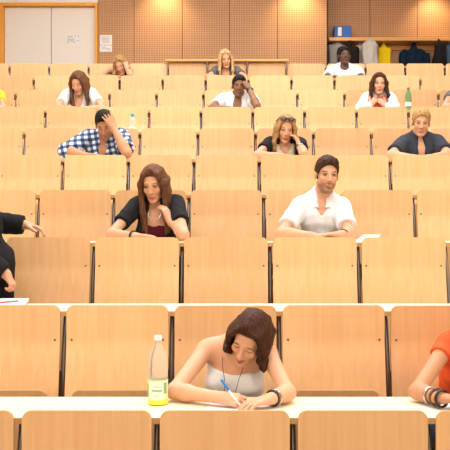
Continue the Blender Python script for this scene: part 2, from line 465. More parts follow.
def iso(name, prims, h, m, parent=None, fine=None, k=.02, subs=(), post=None, colf=None, org=None, lim=None, mats=None, matf=None):
    D, ax = field(prims, h, fine, k, subs, post, lim=lim)
    vs, Q = nets(D, ax)
    org = na(org) if org is not None else np.zeros(3)
    me = bpy.data.meshes.new(name)
    me.vertices.add(len(vs)); me.vertices.foreach_set('co', (vs-org).astype(np.float32).ravel())
    me.loops.add(Q.size); me.loops.foreach_set('vertex_index', Q.astype(np.int32).ravel())
    me.polygons.add(len(Q)); me.polygons.foreach_set('loop_start', np.arange(0, Q.size, 4, dtype=np.int32))
    try: me.polygons.foreach_set('loop_total', np.full(len(Q), 4, dtype=np.int32))
    except Exception: pass
    me.update(calc_edges=True); me.validate()
    me.shade_smooth()
    if colf is not None:
        at = me.color_attributes.new('Tint', 'FLOAT_COLOR', 'POINT')
        at.data.foreach_set('color', np.concatenate([colf(vs), np.ones((len(vs), 1))], 1).astype(np.float32).ravel())
    o = link(name, me, m, parent)
    if mats:
        for x in mats: me.materials.append(x)
        if matf is not None:
            ctr = vs[Q].mean(1); me.polygons.foreach_set('material_index', matf(ctr).astype(np.int32))
    if parent is None and org is not None: o.location = [float(q) for q in org]
    return o

M_SKIN = None
def skin_mat():
    m, nt, b = new_mat('skin'); a = nt.nodes.new('ShaderNodeVertexColor'); a.layer_name = 'Tint'
    nt.links.new(a.outputs['Color'], b.inputs['Base Color']); b.inputs['Roughness'].default_value = .48; b.inputs['Specular IOR Level'].default_value = .35
    return m
M_SKIN = skin_mat()
def hair_mat(name, c, c2=None, rough=.5):
    m, nt, b = new_mat(name); N = nt.nodes.new; L = nt.links.new
    tc = N('ShaderNodeTexCoord'); mp = N('ShaderNodeMapping'); mp.inputs['Scale'].default_value = (150, 150, 10); L(tc.outputs['Object'], mp.inputs[0])
    nz = N('ShaderNodeTexNoise'); nz.inputs['Scale'].default_value = 1; nz.inputs['Detail'].default_value = 3; L(mp.outputs[0], nz.inputs['Vector'])
    mx = N('ShaderNodeMix'); mx.data_type = 'RGBA'; mx.inputs[6].default_value = (*[q*.6 for q in c], 1); mx.inputs[7].default_value = (*(c2 or [min(1, q*1.7) for q in c]), 1)
    mr = N('ShaderNodeMapRange'); mr.inputs[1].default_value = .3; mr.inputs[2].default_value = .7; L(nz.outputs['Fac'], mr.inputs[0])
    L(mr.outputs[0], mx.inputs[0]); L(mx.outputs[2], b.inputs['Base Color']); b.inputs['Roughness'].default_value = rough; b.inputs['Specular IOR Level'].default_value = .12
    bp = N('ShaderNodeBump'); bp.inputs['Strength'].default_value = .3; bp.inputs['Distance'].default_value = .004; L(nz.outputs['Fac'], bp.inputs['Height']); L(bp.outputs[0], b.inputs['Normal'])
    return m
def cloth(name, c, rough=.85): return mat(name, c, rough, spec=.2, bump=.35, bscale=22)

def headR(yaw, pitch, roll):
    R = Matrix.Rotation(math.radians(yaw), 3, 'Z') @ Matrix.Rotation(math.radians(roll), 3, 'Y') @ Matrix.Rotation(math.radians(pitch), 3, 'X')
    return np.array(R, dtype=np.float32)
def hp(hc, R, p, s=1.0): return na(hc)+R@(np.array(p, dtype=np.float32)*s)
def head_prims(hc, R, s, fem):
    q = lambda x, y, z: hp(hc, R, (x, y, z), s)
    jw = .92 if fem else 1.01
    pr = [ell(q(0, .015, .035), np.array((.073, .093, .081))*s, R, .01), ell(q(0, -.025, -.035), np.array((.056*jw, .062, .076))*s, R, .02)]
    for x in (-1, 1):
        pr += [cone(q(x*.049*jw, .006, -.058), q(x*.015*jw, -.066, -.102), .016*s, .013*s, .02)]
        pr += [ell(q(x*.034, -.060, -.026), np.array((.022, .021, .022))*s, R, .015)]
        pr += [ell(q(x*.074, .014, -.006), np.array((.009, .018, .031))*s, R, .006)]
    pr += [ell(q(0, -.072, -.104), np.array((.017*jw, .014, .013))*s, R, .015)]
    pr += [cone(q(-.034, -.073, .020), q(.034, -.073, .020), .012*s, .012*s, .014)]
    return pr
def face_details(hc, R, s, fem):
    q = lambda x, y, z: hp(hc, R, (x, y, z), s)
    nw = .9 if fem else 1.1
    sub = [ell(q(x*.031, -.094, .002), np.array((.017, .014, .011))*s, R, .010) for x in (-1, 1)]
    add = [ell(q(x*.031, -.0725, .001), np.array((.0135, .0135, .0115))*s, R, .004) for x in (-1, 1)]
    add += [cone(q(0, -.083, .010), q(0, -.104, -.034), .0075*s*nw, .0105*s*nw, .012)]
    add += [ell(q(x*.011*nw, -.093, -.038), np.array((.0075, .009, .007))*s, R, .006) for x in (-1, 1)]
    for x in (-1, 1):
        add += [cone(q(0, -.090, -.0655), q(x*.021, -.079, -.068), .0058*s, .003*s, .005)]
        add += [cone(q(0, -.089, -.0765), q(x*.020, -.079, -.070), .0068*s, .003*s, .005)]
    return sub, add
def nrm(v): v = V(v); v.normalize(); return v
def hand_prims(w, f, n, side, curl=(.25, .35, .25), s=1.0, spread=.06, thumb=(.6, .65, .25), curls=None):
    w = V(w); f = nrm(f); n = V(n); n = nrm(n-f*n.dot(f)); t = f.cross(n) if side == 'r' else n.cross(f)
    pr = [cone(w-f*.02*s, w+f*.022*s, .024*s, .023*s, .015)]
    off = (.029, .010, -.010, -.028); ln = (.073, .081, .074, .058)
    for i in range(4):
        kb = w+(f*(.088-.004*abs(i-1))+t*off[i])*s
        pr.append(cone(w+(f*.018+t*off[i]*.55)*s, kb, .0155*s, .0115*s, .014))
        a = 0; p = kb; r = .0095*s if i < 3 else .0085*s
        cu = curls[i] if curls else curl
        for jn, fr_ in enumerate((.45, .31, .24)):
            a += cu[jn]
            d = nrm(f*math.cos(a)+n*math.sin(a)+t*spread*(1.2-i*.85))
            e = p+d*ln[i]*fr_*s; pr.append(cone(p, e, r, r*.88, .004)); p = e; r *= .88
    p = w+(f*.022+t*.020+n*.006)*s; d = nrm(f*thumb[0]+t*thumb[1]+n*thumb[2]); r = .0145*s
    for L_, b_ in ((.044, .0), (.033, .30), (.027, .25)):
        d = nrm(d+f*b_+n*b_*.3); e = p+d*L_*s; pr.append(cone(p, e, r, r*.84, .007)); p = e; r *= .84
    return pr, t

def torso_prims(J, fem, g=1.0):
    lx = nrm(V(J['sr'])-V(J['sl'])); u = nrm(V(J['nb'])-V(J['pel'])); bk = nrm(u.cross(lx)); lx = nrm(bk.cross(u))
    R = np.array([[lx[i], bk[i], u[i]] for i in range(3)], dtype=np.float32)
    pel, nb = V(J['pel']), V(J['nb']); L = (nb-pel).length
    at = lambda x, y, f_: pel+lx*x+bk*y+u*(L*f_)
    sw = (V(J['sr'])-V(J['sl'])).length
    cw = sw*.5*(.86 if fem else .94)
    pr = [ell(at(0, .01, .0), (.165*g, .120*g, .115), R, .05), ell(at(0, 0, .36), ((.122 if fem else .142)*g, .092*g, .15), R, .06),
          ell(at(0, .005, .66), (cw, .105*g, .165), R, .05)]
    sl, sr = V(J['sl']), V(J['sr']); rs = .042 if fem else .050
    pr += [cone(sl+(sr-sl)*.12+bk*.01, sl+(sr-sl)*.88+bk*.01, rs*1.02, rs*1.02, .05)]
    for s_ in (sl, sr):
        pr += [ell(s_, (rs, rs, rs), None, .03), cone(nb+bk*.02+u*.045, s_*.75+nb*.25+u*.012+bk*.01, .036, rs*.80, .045)]
    if fem:
        for x in (-1, 1): pr += [ell(at(x*.066, -.072, .62), (.052, .042, .056), R, .035)]
    else:
        for x in (-1, 1): pr += [ell(at(x*.075, -.072, .70), (.075, .035, .06), R, .04)]
    return pr, (lx, bk, u, at, L)
def arm_prims(s_, e_, w_, fem, g=1.0):
    s_, e_, w_ = V(s_), V(e_), V(w_); a, b, c = ((.040, .034, .023) if fem else (.047, .041, .028))
    m = e_+(w_-e_)*.28
    return [cone(s_, e_, a*g, b*.92*g, .02)], [cone(e_, m, b*.95*g, b*1.02*g, .02), cone(m, w_, b*1.0*g, c, .02)]
def leg_prims(pel, floor, lx, fwd_y, standing=False):
    pr = []
    for x in (-1, 1):
        h = V(pel)+V((x*.09, 0, -.02))
        if standing: kn = h+V((x*.02, -.02, -.43)); an = V((h.x+x*.03, h.y+.02, floor+.09))
        else: kn = h+V((x*.05, -fwd_y, .0)); an = V((kn.x, kn.y+.03, floor+.09))
        pr += [cone(h, kn, .085, .058, .04), cone(kn, an, .056, .040, .03), cone(an+V((0, .03, -.04)), an+V((0, -.15, -.06)), .038, .030, .02)]
    return pr

LIGHT = (.80, .50, .36)
def skin_col(hc, R, s, base, lips, brow, iris, hairc, beard=0.0, scalp=True, fem=False, closed=False):
    base = np.array(base); lips = np.array(lips); brow = np.array(brow); iris = np.array(iris); hairc = np.array(hairc)
    def f(vs):
        c = np.tile(base, (len(vs), 1))
        l = ((vs-na(hc))@R)/s
        x, y, z = l[:, 0], l[:, 1], l[:, 2]; ax_ = np.abs(x)
        fr = (y < -.045)&(y > -.14)&(np.abs(z) < .15)&(ax_ < .1)
        def mixin(w, col):
            nonlocal c
            w = np.clip(w, 0, 1)[:, None]; c = c*(1-w)+np.array(col)*w
        # cheeks a little redder
        mixin(.12*np.exp(-(((ax_-.038)/.018)**2+((z+.035)/.02)**2))*fr, base*np.array((1.0, .75, .68)))
        if beard:
            w = np.clip((-.045-z)/.02, 0, 1)*np.clip((.012-y)/.03, 0, 1)*(z > -.125)*(y > -.14)*(ax_ < .09)*beard
            w = w*(1-np.exp(-((ax_/.022)**2+((z+.071)/.009)**2)))
            mixin(w, brow)
            mixin(beard*.8*np.exp(-((ax_/.024)**2+((z+.056)/.006)**2))*fr, brow)
        lw = np.exp(-((ax_/.022)**4+((z+.0705)/.0105)**4))*(y < -.07)*fr
        mixin(lw*1.0, lips)
        mixin(.7*np.exp(-((ax_/.020)**4+((z+.0708)/.0018)**2))*(y < -.07)*fr, lips*.35)
        bz = .0195+.004*np.cos((ax_-.032)/.02)
        mixin(.95*np.exp(-(((ax_-.033)/.0165)**4+((z-bz)/(.0036 if fem else .0048))**2))*(y < -.05)*fr, brow)
        ew = np.exp(-(((ax_-.031)/.0145)**4+((z-.001)/(.0030 if closed else .0068))**4))*(y < -.06)*fr
        if closed: mixin(ew*.85, brow*.5)
        else:
            mixin(ew*.85, base*.35+np.array((.12, .11, .10)))
            mixin(np.exp(-(((ax_-.031)/.0078)**4+((z-.001)/.0070)**4))*(y < -.06)*fr, iris)
            mixin(.9*np.exp(-(((ax_-.031)/.0165)**4+((z-.0078)/.0024)**2))*(y < -.055)*fr, brow*.35)
        mixin(.5*np.exp(-(((ax_-.009)/.004)**2+((z+.0425)/.003)**2))*(y < -.085)*fr, base*.3)
        if scalp:
            hl = .070-(y+.085)*.62
            mixin(np.clip((z-hl-.004)/.006, 0, 1)*(y > -.1)*(z > -.075)*(np.abs(x) < .0735), hairc)
        return c
    return f

def short_hair(hc, R, s, m, parent, org, h, thick=.014, topx=.012, line=.064, slope=.72, noise=.005, side=1.0, quiff=0.0, seed=0, subs=()):
    q = lambda x, y, z: hp(hc, R, (x, y, z), s)
    pr = [ell(q(0, .018, .036), np.array((.0735*1.0+.007*side, .0935+.008, .082+thick))*s, R, .01), ell(q(0, .0, .055+topx), np.array((.064, .083, .062))*s, R, .02)]
    if quiff: pr.append(ell(q(.012, -.055, .088), np.array((.050, .030, .024+quiff))*s, R, .02))
    r_ = np.random.default_rng(seed); ph = r_.uniform(0, 6, 6)
    def post(D, X, Y, Z):
        dx, dy, dz = X-hc[0], Y-hc[1], Z-hc[2]
        x = (dx*R[0, 0]+dy*R[1, 0]+dz*R[2, 0])/s; y = (dx*R[0, 1]+dy*R[1, 1]+dz*R[2, 1])/s; z = (dx*R[0, 2]+dy*R[1, 2]+dz*R[2, 2])/s
        D = D+noise*(np.sin(x*210+ph[0]+y*60)*np.sin(y*170+ph[1]+z*80)+.6*np.sin(x*330+z*190+ph[2])*np.sin(y*300+ph[3]))*.55
        hl = line+.004-(y+.085)*slope+.006*np.cos(x*50)-.022*np.clip((np.abs(x)-.052)/.014, 0, 1)*(y < -.02)
        cutd = (hl-z)*.8*s
        cutd = np.minimum(cutd, 1.0)
        ear = .028-np.sqrt(((np.abs(x)-.078)/1.0)**2+((y-.010)/.8)**2+((z+.012)/1.25)**2)
        return np.maximum(np.maximum(D, cutd), ear*s)
    return iso('hair', pr, h, m, parent, k=.012, post=post, org=org, subs=subs)

def long_hair(hc, R, s, m, parent, org, h, ends, part=0.0, seed=1, n=7, vol=.012, face=(.050, .05, .080), facec=(0, -.098, -.012), fr=.016, down=None, subs=(), lockr=.016):
    """ends: per side (-1 / +1) list of two world points: front lock end and back lock end."""
    r_ = np.random.default_rng(seed)
    q = lambda x, y, z: V(hp(hc, R, (x, y, z), s).tolist())
    pr = [ell(q(0, .018, .038), np.array((.076+vol*.55, .096+vol*.6, .082+vol))*s, R, .012)]
    cutp = [(na(q(0, 0, -.02)), R@np.array((0, -.35, -1.0), dtype=np.float32))]
    pr = [infl(pr[0], 0, [(na(q(0, .0, .0)), (R@np.array((0, -.75, -.66), dtype=np.float32)))])]
    for sd in (-1, 1):
        if sd not in ends: continue
        e0, e1 = V(ends[sd][0]), V(ends[sd][1])
        for i in range(n):
            t = i/(n-1)
            y0 = -.068+.15*t
            a = q(part+sd*.006, y0*.8+.0, .108+vol*.6-.02*abs(t-.4))
            b = q(sd*(.047+.006*math.sin(math.pi*t)), -.066+.140*t, .080)
            c = q(sd*(.078+.010*math.sin(math.pi*min(1, t*1.2))), -.052+.135*t, .010)
            d_ = q(sd*(.079+.010*math.sin(math.pi*t)), -.052+.12*t, -.060)
            e = e0.lerp(e1, t)+V(r_.uniform(-1, 1, 3)*.010)
            mid = d_.lerp(e, .5)+V((sd*.006, -.004, 0))+V(r_.uniform(-1, 1, 3)*.006)
            rr = lockr*s
            for (p0, p1, ra, rb) in ((a, b, .010, rr*.75), (b, c, rr*.75, rr), (c, d_, rr, rr), (d_, mid, rr, rr*.9), (mid, e, rr*.9, rr*.42)):
                pr.append(cone(p0, p1, ra, rb, .015))
    if down is not None:
        for e, w in down:
            pr.append(cone(q(0, .07, -.02), e, .05, w, .02))
    sub = [ell(q(*facec), np.array(face)*s, R, .008), cone(q(part*.6+facec[0]*.3, -.104, .035), q(part, -.086, .094), .032*s, .006*s, .008)]+list(subs)
    ph = r_.uniform(0, 6, 4)
    def post(D, X, Y, Z):
        return D+.0006*np.sin(X*330+ph[0]+8*np.sin(Z*14+ph[2]))*np.sin(Y*270+ph[1]+Z*20)
    return iso('hair', pr, h, m, parent, k=.01, subs=sub, post=post, org=org)

def desk_sub(floor):
    for n in range(NROW):
        if abs(floorz(n+1)-floor) < .01:
            d = rowd(n); z = deskz(n)
            return [rbox((0, d+.19, z-.0145), (5.5, .192, .014), .002, None, .003), rbox((0, d+.009, z-.2), (5.5, .010, .226), .001, None, .003)]
    return []
def person(name_label, J, fem, tone, head, skin, hands, floor, res=.006, g=1.0, s=1.0, legs=True, standing=False, extra=None, hres=None):
    """returns body object; J: joints pel nb sl sr el er wl wr hc"""
    hc = V(J['hc']); R = headR(*head)
    tp, fr_ = torso_prims(J, fem, g); lx, bk, u, at, L = fr_
    uaL, faL = arm_prims(J['sl'], J['el'], J['wl'], fem, g); uaR, faR = arm_prims(J['sr'], J['er'], J['wr'], fem, g)
    nr = .046 if fem else .056
    nk0 = V(J['nb'])+bk*.012-u*.02; nk1 = V(hp(hc, R, (0, .022, -.055), s).tolist())
    neck = [cone(nk0, nk1, nr*1.08, nr, .03)]
    hd = head_prims(hc, R, s, fem); sub, add = face_details(hc, R, s, fem)
    hnd = []
    fx = [[float(hc.x-.10), float(hc.x+.10), hres or res]]; fy = [[float(hc.y-.13), float(hc.y+.11), hres or res]]; fz = [[float(hc.z-.13), float(hc.z+.13), hres or res]]
    hpr = hres or res
    for k_, w in (('l', J['wl']), ('r', J['wr'])):
        if k_ not in hands or hands[k_] is None: continue
        hh = dict(hands[k_]); pz, t = hand_prims(w, hh.pop('f'), hh.pop('n'), 'r' if k_ == 'l' else 'l', s=(.90 if fem else 1.0)*hh.pop('s', 1.0), **hh)
        hnd += pz
        B = [bounds(p) for p in pz]; lo = np.min([b[0] for b in B], axis=0)-.006; hi = np.max([b[1] for b in B], axis=0)+.006
        fx.append([float(lo[0]), float(hi[0]), hpr]); fy.append([float(lo[1]), float(hi[1]), hpr]); fz.append([float(lo[2]), float(hi[2]), hpr])
    lg = leg_prims(J['pel'], floor, lx, .43, standing) if legs else []
    # carve the eye sockets on a field of its own order: body, sockets, then the fine face forms
    sub = sub+desk_sub(floor)
    prims = tp+uaL+faL+uaR+faR+neck+hd+lg
    def post(D, X, Y, Z): return D
    D, ax = field(prims+hnd, max(res, .009) if hres else res, [fx, fy, fz], .02, sub)
    for p in add:
        l, uu = bounds(p); sl_ = []
        for i in range(3):
            a_ = int(np.searchsorted(ax[i], l[i]-.03)); b_ = int(np.searchsorted(ax[i], uu[i]+.03)); sl_.append(slice(max(0, a_-1), min(len(ax[i]), b_+1)))
        sl_ = tuple(sl_); gr = (ax[0][sl_[0]][:, None, None], ax[1][sl_[1]][None, :, None], ax[2][sl_[2]][None, None, :])
        if min(x.size for x in gr) == 0: continue
        d = evalp(p, *gr); cur = D[sl_]; kk = p[-2] or .006; t = np.clip(.5+.5*(d-cur)/kk, 0, 1)
        D[sl_] = d*(1-t)+cur*t-kk*t*(1-t)
    vs, Q = nets(D, ax)
    org = V(J['pel']); org.z = floor
    me = bpy.data.meshes.new('person')
    me.vertices.add(len(vs)); me.vertices.foreach_set('co', (vs-na(org)).astype(np.float32).ravel())
    me.loops.add(Q.size); me.loops.foreach_set('vertex_index', Q.astype(np.int32).ravel())
    me.polygons.add(len(Q)); me.polygons.foreach_set('loop_start', np.arange(0, Q.size, 4, dtype=np.int32))
    me.update(calc_edges=True); me.validate(); me.shade_smooth()
    cols = skin_col(na(hc), R, s, fem=fem, **skin)(vs)
    at_ = me.color_attributes.new('Tint', 'FLOAT_COLOR', 'POINT'); at_.data.foreach_set('color', np.concatenate([cols, np.ones((len(vs), 1))], 1).astype(np.float32).ravel())
    o = link('person', me, M_SKIN); o.location = org
    tag(o, name_label, 'person')
    return dict(fl=floor, o=o, org=org, hc=na(hc), R=R, s=s, tp=tp, uaL=uaL, uaR=uaR, faL=faL, faR=faR, neck=neck, lg=lg, lx=lx, bk=bk, u=u, at=at, L=L, J=J, floor=floor, res=res, hres=hres)
class Rel:
    pass
def child_iso(pn, name, prims, m, h=None, **kw):
    if name in ('scarf',): kw['subs'] = list(kw.get('subs', ()))+desk_sub(pn['floor'])
    o = iso(name, prims, h or pn['res'], m, pn['o'], org=pn['org'], **kw)
    return o
def arm_cut(s_, e_, f):
    s_, e_ = V(s_), V(e_); d = nrm(e_-s_); p = s_+(e_-s_)*f
    return [(na(p), na(d))]
def shirt(pn, m, slL=.55, slR=.55, t=.010, neck=None, name='shirt', long=False, h=None, subs=(), loose=.010, hem=-.02, topcut=None):
    """torso cloth with sleeves covering the given fraction of the upper arm (over 1: down the forearm)"""
    pr = []
    u = pn['u']; hp_ = pn['at'](0, 0, hem); cut = [(na(hp_), na(-u))]
    if topcut is not None: cut = cut+[(na(pn['at'](0, 0, topcut)), na(u))]
    for p in pn['tp']: pr.append(infl(p, t, cut))
    for ua, fa, s_, e_, w_, f in ((pn['uaL'], pn['faL'], 'sl', 'el', 'wl', slL), (pn['uaR'], pn['faR'], 'sr', 'er', 'wr', slR)):
        if f <= 0: continue
        a, b, c = V(pn['J'][s_]), V(pn['J'][e_]), V(pn['J'][w_])
        if f <= 1: pr.append(infl(ua[0], t+loose*.8, arm_cut(a, b, f)))
        else:
            pr.append(infl(ua[0], t+loose*.6)); ct = arm_cut(b, c, f-1)
            for q_ in fa: pr.append(infl(q_, t+loose*.5, ct))
    ph = random.random()*6
    def post(D, X, Y, Z):
        return D+.0026*np.sin(Z*62+X*38+ph+2*np.sin(X*17+Y*21))*np.sin(X*45-Z*28+Y*33+ph*2)
    return child_iso(pn, name, pr, m, h, k=.025, subs=list(subs)+list(neck or [])+desk_sub(pn['floor']), post=post)
def trousers(pn, m):
    pr = [infl(pn['tp'][0], .008)]
    for p in pn['lg']: pr.append(infl(p, .010))
    fl = pn['floor']
    pr = [tuple(list(p[:-1])+[(p[-1] or [])+[((0, 0, fl+.075), (0, 0, -1))]]) for p in pr]
    return child_iso(pn, 'trousers', pr, m, .011, k=.03)
def shoes(pn, m):
    pr = []
    for p in pn['lg']:
        if p[3] == .038: pr.append(infl(p, .006, [((0, 0, pn['floor']+.004), (0, 0, -1))]))
    return child_iso(pn, 'shoes', pr, m, .009, k=.01)
def ring(pn, name, c, axis_, r, rt, m, flat=1.0, tilt=None):
    c = V(c)-pn['org']; a = nrm(axis_); x = nrm(a.orthogonal()); y = a.cross(x)
    bm = bmesh.new(); N_, M_ = 28, 8; rings = []
    for i in range(N_):
        th = 2*math.pi*i/N_; d = x*math.cos(th)+y*math.sin(th)
        rings.append([bm.verts.new(c+d*(r+rt*math.cos(2*math.pi*k/M_))+a*(rt*flat*math.sin(2*math.pi*k/M_))) for k in range(M_)])
    for i in range(N_):
        A, B = rings[i], rings[(i+1) % N_]
        for k in range(M_): bm.faces.new((A[k], A[(k+1) % M_], B[(k+1) % M_], B[k]))
    return bm_obj(name, bm, m, pn['o'], smooth=True)
def along(a, b, f): return V(a).lerp(V(b), f)
def pelvis(px, n, o=.60):
    p = DK(px, n, o, 0); p.z = seatz(n+1)+.115; return p

# ------------------------------------------------------------------ the people
def SK(base, lips, brow, iris=(.06, .035, .02), hairc=None, **k):
    return dict(base=base, lips=lips, brow=brow, iris=iris, hairc=hairc or brow, **k)
FAIR = (.60, .315, .195); TAN = (.50, .245, .135); BROWN = (.22, .10, .048); DEEP = (.105, .050, .028)
LIPF = (.46, .12, .09); LIPM = (.45, .20, .135)
M_WHITE = cloth('white_cotton', (.71, .73, .78)); M_BLACK = cloth('black_cotton', (.012, .012, .015)); M_NAVY = cloth('charcoal_navy_cotton', (.035, .042, .062))
M_JEANS = cloth('dark_denim', (.03, .045, .09)); M_GREYTEE = cloth('grey_cotton', (.12, .115, .12)); M_YELTOP = cloth('yellow_cotton', (.85, .62, .03))
M_ORANGE = cloth('orange_cotton', (.83, .115, .035)); M_BURG = cloth('burgundy_cotton', (.10, .008, .022)); M_SCARF = cloth('beige_scarf', (.46, .37, .27)); M_REDSC = cloth('coral_scarf', (.75, .07, .05))
M_SUIT = cloth('black_suit_wool', (.010, .010, .012)); M_SHOE = mat('dark_leather', (.03, .025, .02), .4)
M_BAND = mat('black_band', (.015, .013, .012), .35); M_SILVER = mat('silver', (.5, .47, .43), .25, 1.0); M_BROWNB = mat('brown_leather_band', (.12, .05, .025), .5)
M_LENS = mat('dark_lens', (.03, .02, .015), .08)
H_DBROWN = hair_mat('dark_brown_hair', (.030, .014, .009), (.10, .042, .022)); H_BROWN = hair_mat('brown_hair', (.055, .022, .011), (.19, .080, .036)); H_BLACK = hair_mat('black_hair', (.008, .006, .006))
H_BLONDE = hair_mat('blonde_hair', (.42, .24, .09), (.80, .56, .28)); H_DBLOND = hair_mat('dark_blonde_hair', (.20, .105, .042), (.58, .34, .14)); H_SHORTBR = hair_mat('short_brown_hair', (.028, .014, .008), (.075, .038, .020)); H_SAND = hair_mat('sandy_hair', (.36, .20, .075), (.66, .42, .18)); H_VDARK = hair_mat('very_dark_brown_hair', (.026, .010, .006), (.085, .032, .017))
def plaid():
    m, nt, b = new_mat('plaid_cotton'); N = nt.nodes.new; L = nt.links.new
    tc = N('ShaderNodeTexCoord'); mp = N('ShaderNodeMapping'); mp.inputs['Rotation'].default_value = (0, math.radians(12), 0); L(tc.outputs['Object'], mp.inputs[0])
    sp = N('ShaderNodeSeparateXYZ'); L(mp.outputs[0], sp.inputs[0]); res = []
    for o in (0, 2):
        a = N('ShaderNodeMath'); a.operation = 'DIVIDE'; a.inputs[1].default_value = .052; L(sp.outputs[o], a.inputs[0])
        f = N('ShaderNodeMath'); f.operation = 'FRACT'; L(a.outputs[0], f.inputs[0])
        g = N('ShaderNodeMath'); g.operation = 'GREATER_THAN'; g.inputs[1].default_value = .5; L(f.outputs[0], g.inputs[0]); res.append(g)
    ad = N('ShaderNodeMath'); ad.operation = 'ADD'; L(res[0].outputs[0], ad.inputs[0]); L(res[1].outputs[0], ad.inputs[1])
    h = N('ShaderNodeMath'); h.operation = 'MULTIPLY'; h.inputs[1].default_value = .5; L(ad.outputs[0], h.inputs[0])
    cr = N('ShaderNodeValToRGB'); cr.color_ramp.interpolation = 'CONSTANT'; e = cr.color_ramp.elements
    e[0].position = 0; e[0].color = (.74, .78, .84, 1); e[1].position = .4; e[1].color = (.09, .16, .33, 1); q = e.new(.9); q.color = (.014, .022, .07, 1)
    L(h.outputs[0], cr.inputs[0]); L(cr.outputs[0], b.inputs['Base Color']); b.inputs['Roughness'].default_value = .85
    return m
M_PLAID = plaid()
FLAT = dict(n=(0, 0, -1), curl=(.08, .16, .12))

def P_girl():
    n = 0
    J = dict(pel=pelvis(234, n, .63), nb=PR(236, 350, n, .50), sl=PR(206, 350, n, .52), sr=PR(268, 354, n, .47), el=DK(174, n, .30, .042), er=DK(288, n, .27, .042),
             wl=DK(219, n, .19, .040), wr=DK(271, n, .16, .041), hc=PR(249.5, 337.5, n, .41))
    h = dict(l=dict(f=(.93, -.22, -.10), n=(-.05, .55, -.75), curls=[(.55, .75, .4), (.7, .9, .5), (.85, 1.0, .6), (.9, 1.0, .6)], thumb=(.75, .45, .35)),
             r=dict(f=(-.86, -.42, -.10), n=(-.05, 0, -1), curl=(.18, .30, .22), spread=.13, thumb=(.7, .55, .2)))
    pn = person('woman in a white strapless top bent over writing at the front desk', J, True, None, (-15, 34, 20), SK((.67, .365, .23), LIPF, (.05, .022, .014), closed=True), h, floorz(1), res=.005, hres=.003)
    hc, R = pn['hc'], pn['R']; c = V(hc.tolist())
    long_hair(hc, R, 1.0, H_VDARK, pn['o'], pn['org'], .003,
              {-1: (PR(231, 352, n, .36), PR(229, 352, n, .44)), 1: (PR(262, 372, n, .37), PR(268, 363, n, .48))}, part=-.014, seed=3, n=9, vol=.006, lockr=.013, face=(.056, .060, .086), facec=(-.012, -.098, -.012))
    shirt(pn, M_WHITE, 0, 0, t=.008, topcut=.80, name='tube_top', h=.004)
    trousers(pn, M_JEANS); shoes(pn, M_SHOE)
    w = V(J['wr']); e = V(J['er']); a = w-e
    ring(pn, 'bracelet', w+nrm(-a)*.012, a, .031, .0045, M_BAND, 1.3); ring(pn, 'bracelet', w+nrm(-a)*.030, a, .033, .0035, M_SILVER, 1.4)
    # long cord necklace hanging from the neck
    o = pn['org']; at = pn['at']
    pts = [at(-.052, -.03, 1.04), at(-.048, -.085, .93), at(-.030, -.125, .80), at(-.022, -.155, .66), at(-.010, -.16, .50), at(.012, -.16, .50), at(.026, -.155, .66), at(.036, -.125, .80), at(.05, -.085, .93), at(.052, -.03, 1.04)]
    tube('necklace', [p-o for p in pts], .0014, M_BAND, pn['o'], 6)
    return pn

def P_orange():
    n = 0
    J = dict(pel=pelvis(464, n, .62), nb=PR(473, 338, n, .50), sl=PR(447, 346, n, .50), sr=PR(506, 345, n, .52), el=DK(417, n, .28, .045), er=DK(520, n, .28, .045),
             wl=DK(440, n, .15, .046), wr=DK(486, n, .15, .036), hc=PR(479, 306, n, .46))
    h = dict(l=dict(f=(.86, -.30, +.02), **FLAT), r=dict(f=(-.86, -.3, +.02), **FLAT))
    pn = person('person in an orange cap-sleeved top and bracelets, partly out of frame', J, True, None, (-5, 15, 0), SK(TAN, LIPF, (.04, .02, .012)), h, floorz(1), res=.005, hres=.004)
    long_hair(pn['hc'], pn['R'], 1.0, H_DBROWN, pn['o'], pn['org'], .006, {-1: (PR(462, 332, n, .46), PR(463, 334, n, .54)), 1: (PR(498, 340, n, .46), PR(494, 345, n, .54))}, seed=5, n=6)
    shirt(pn, M_ORANGE, .24, .24, t=.009, name='shirt', h=.005, neck=[ell(pn['at'](0, -.09, .98), (.08, .08, .07), None, .01)], loose=.004)
    trousers(pn, M_JEANS); shoes(pn, M_SHOE)
    w = V(J['wl']); e = V(J['el']); a = nrm(w-e)
    for k, m_ in ((.012, M_BAND), (-.022, M_BROWNB), (-.058, M_SILVER)): ring(pn, 'bracelet', w+a*k, a, .034, .0055, m_, 1.2)

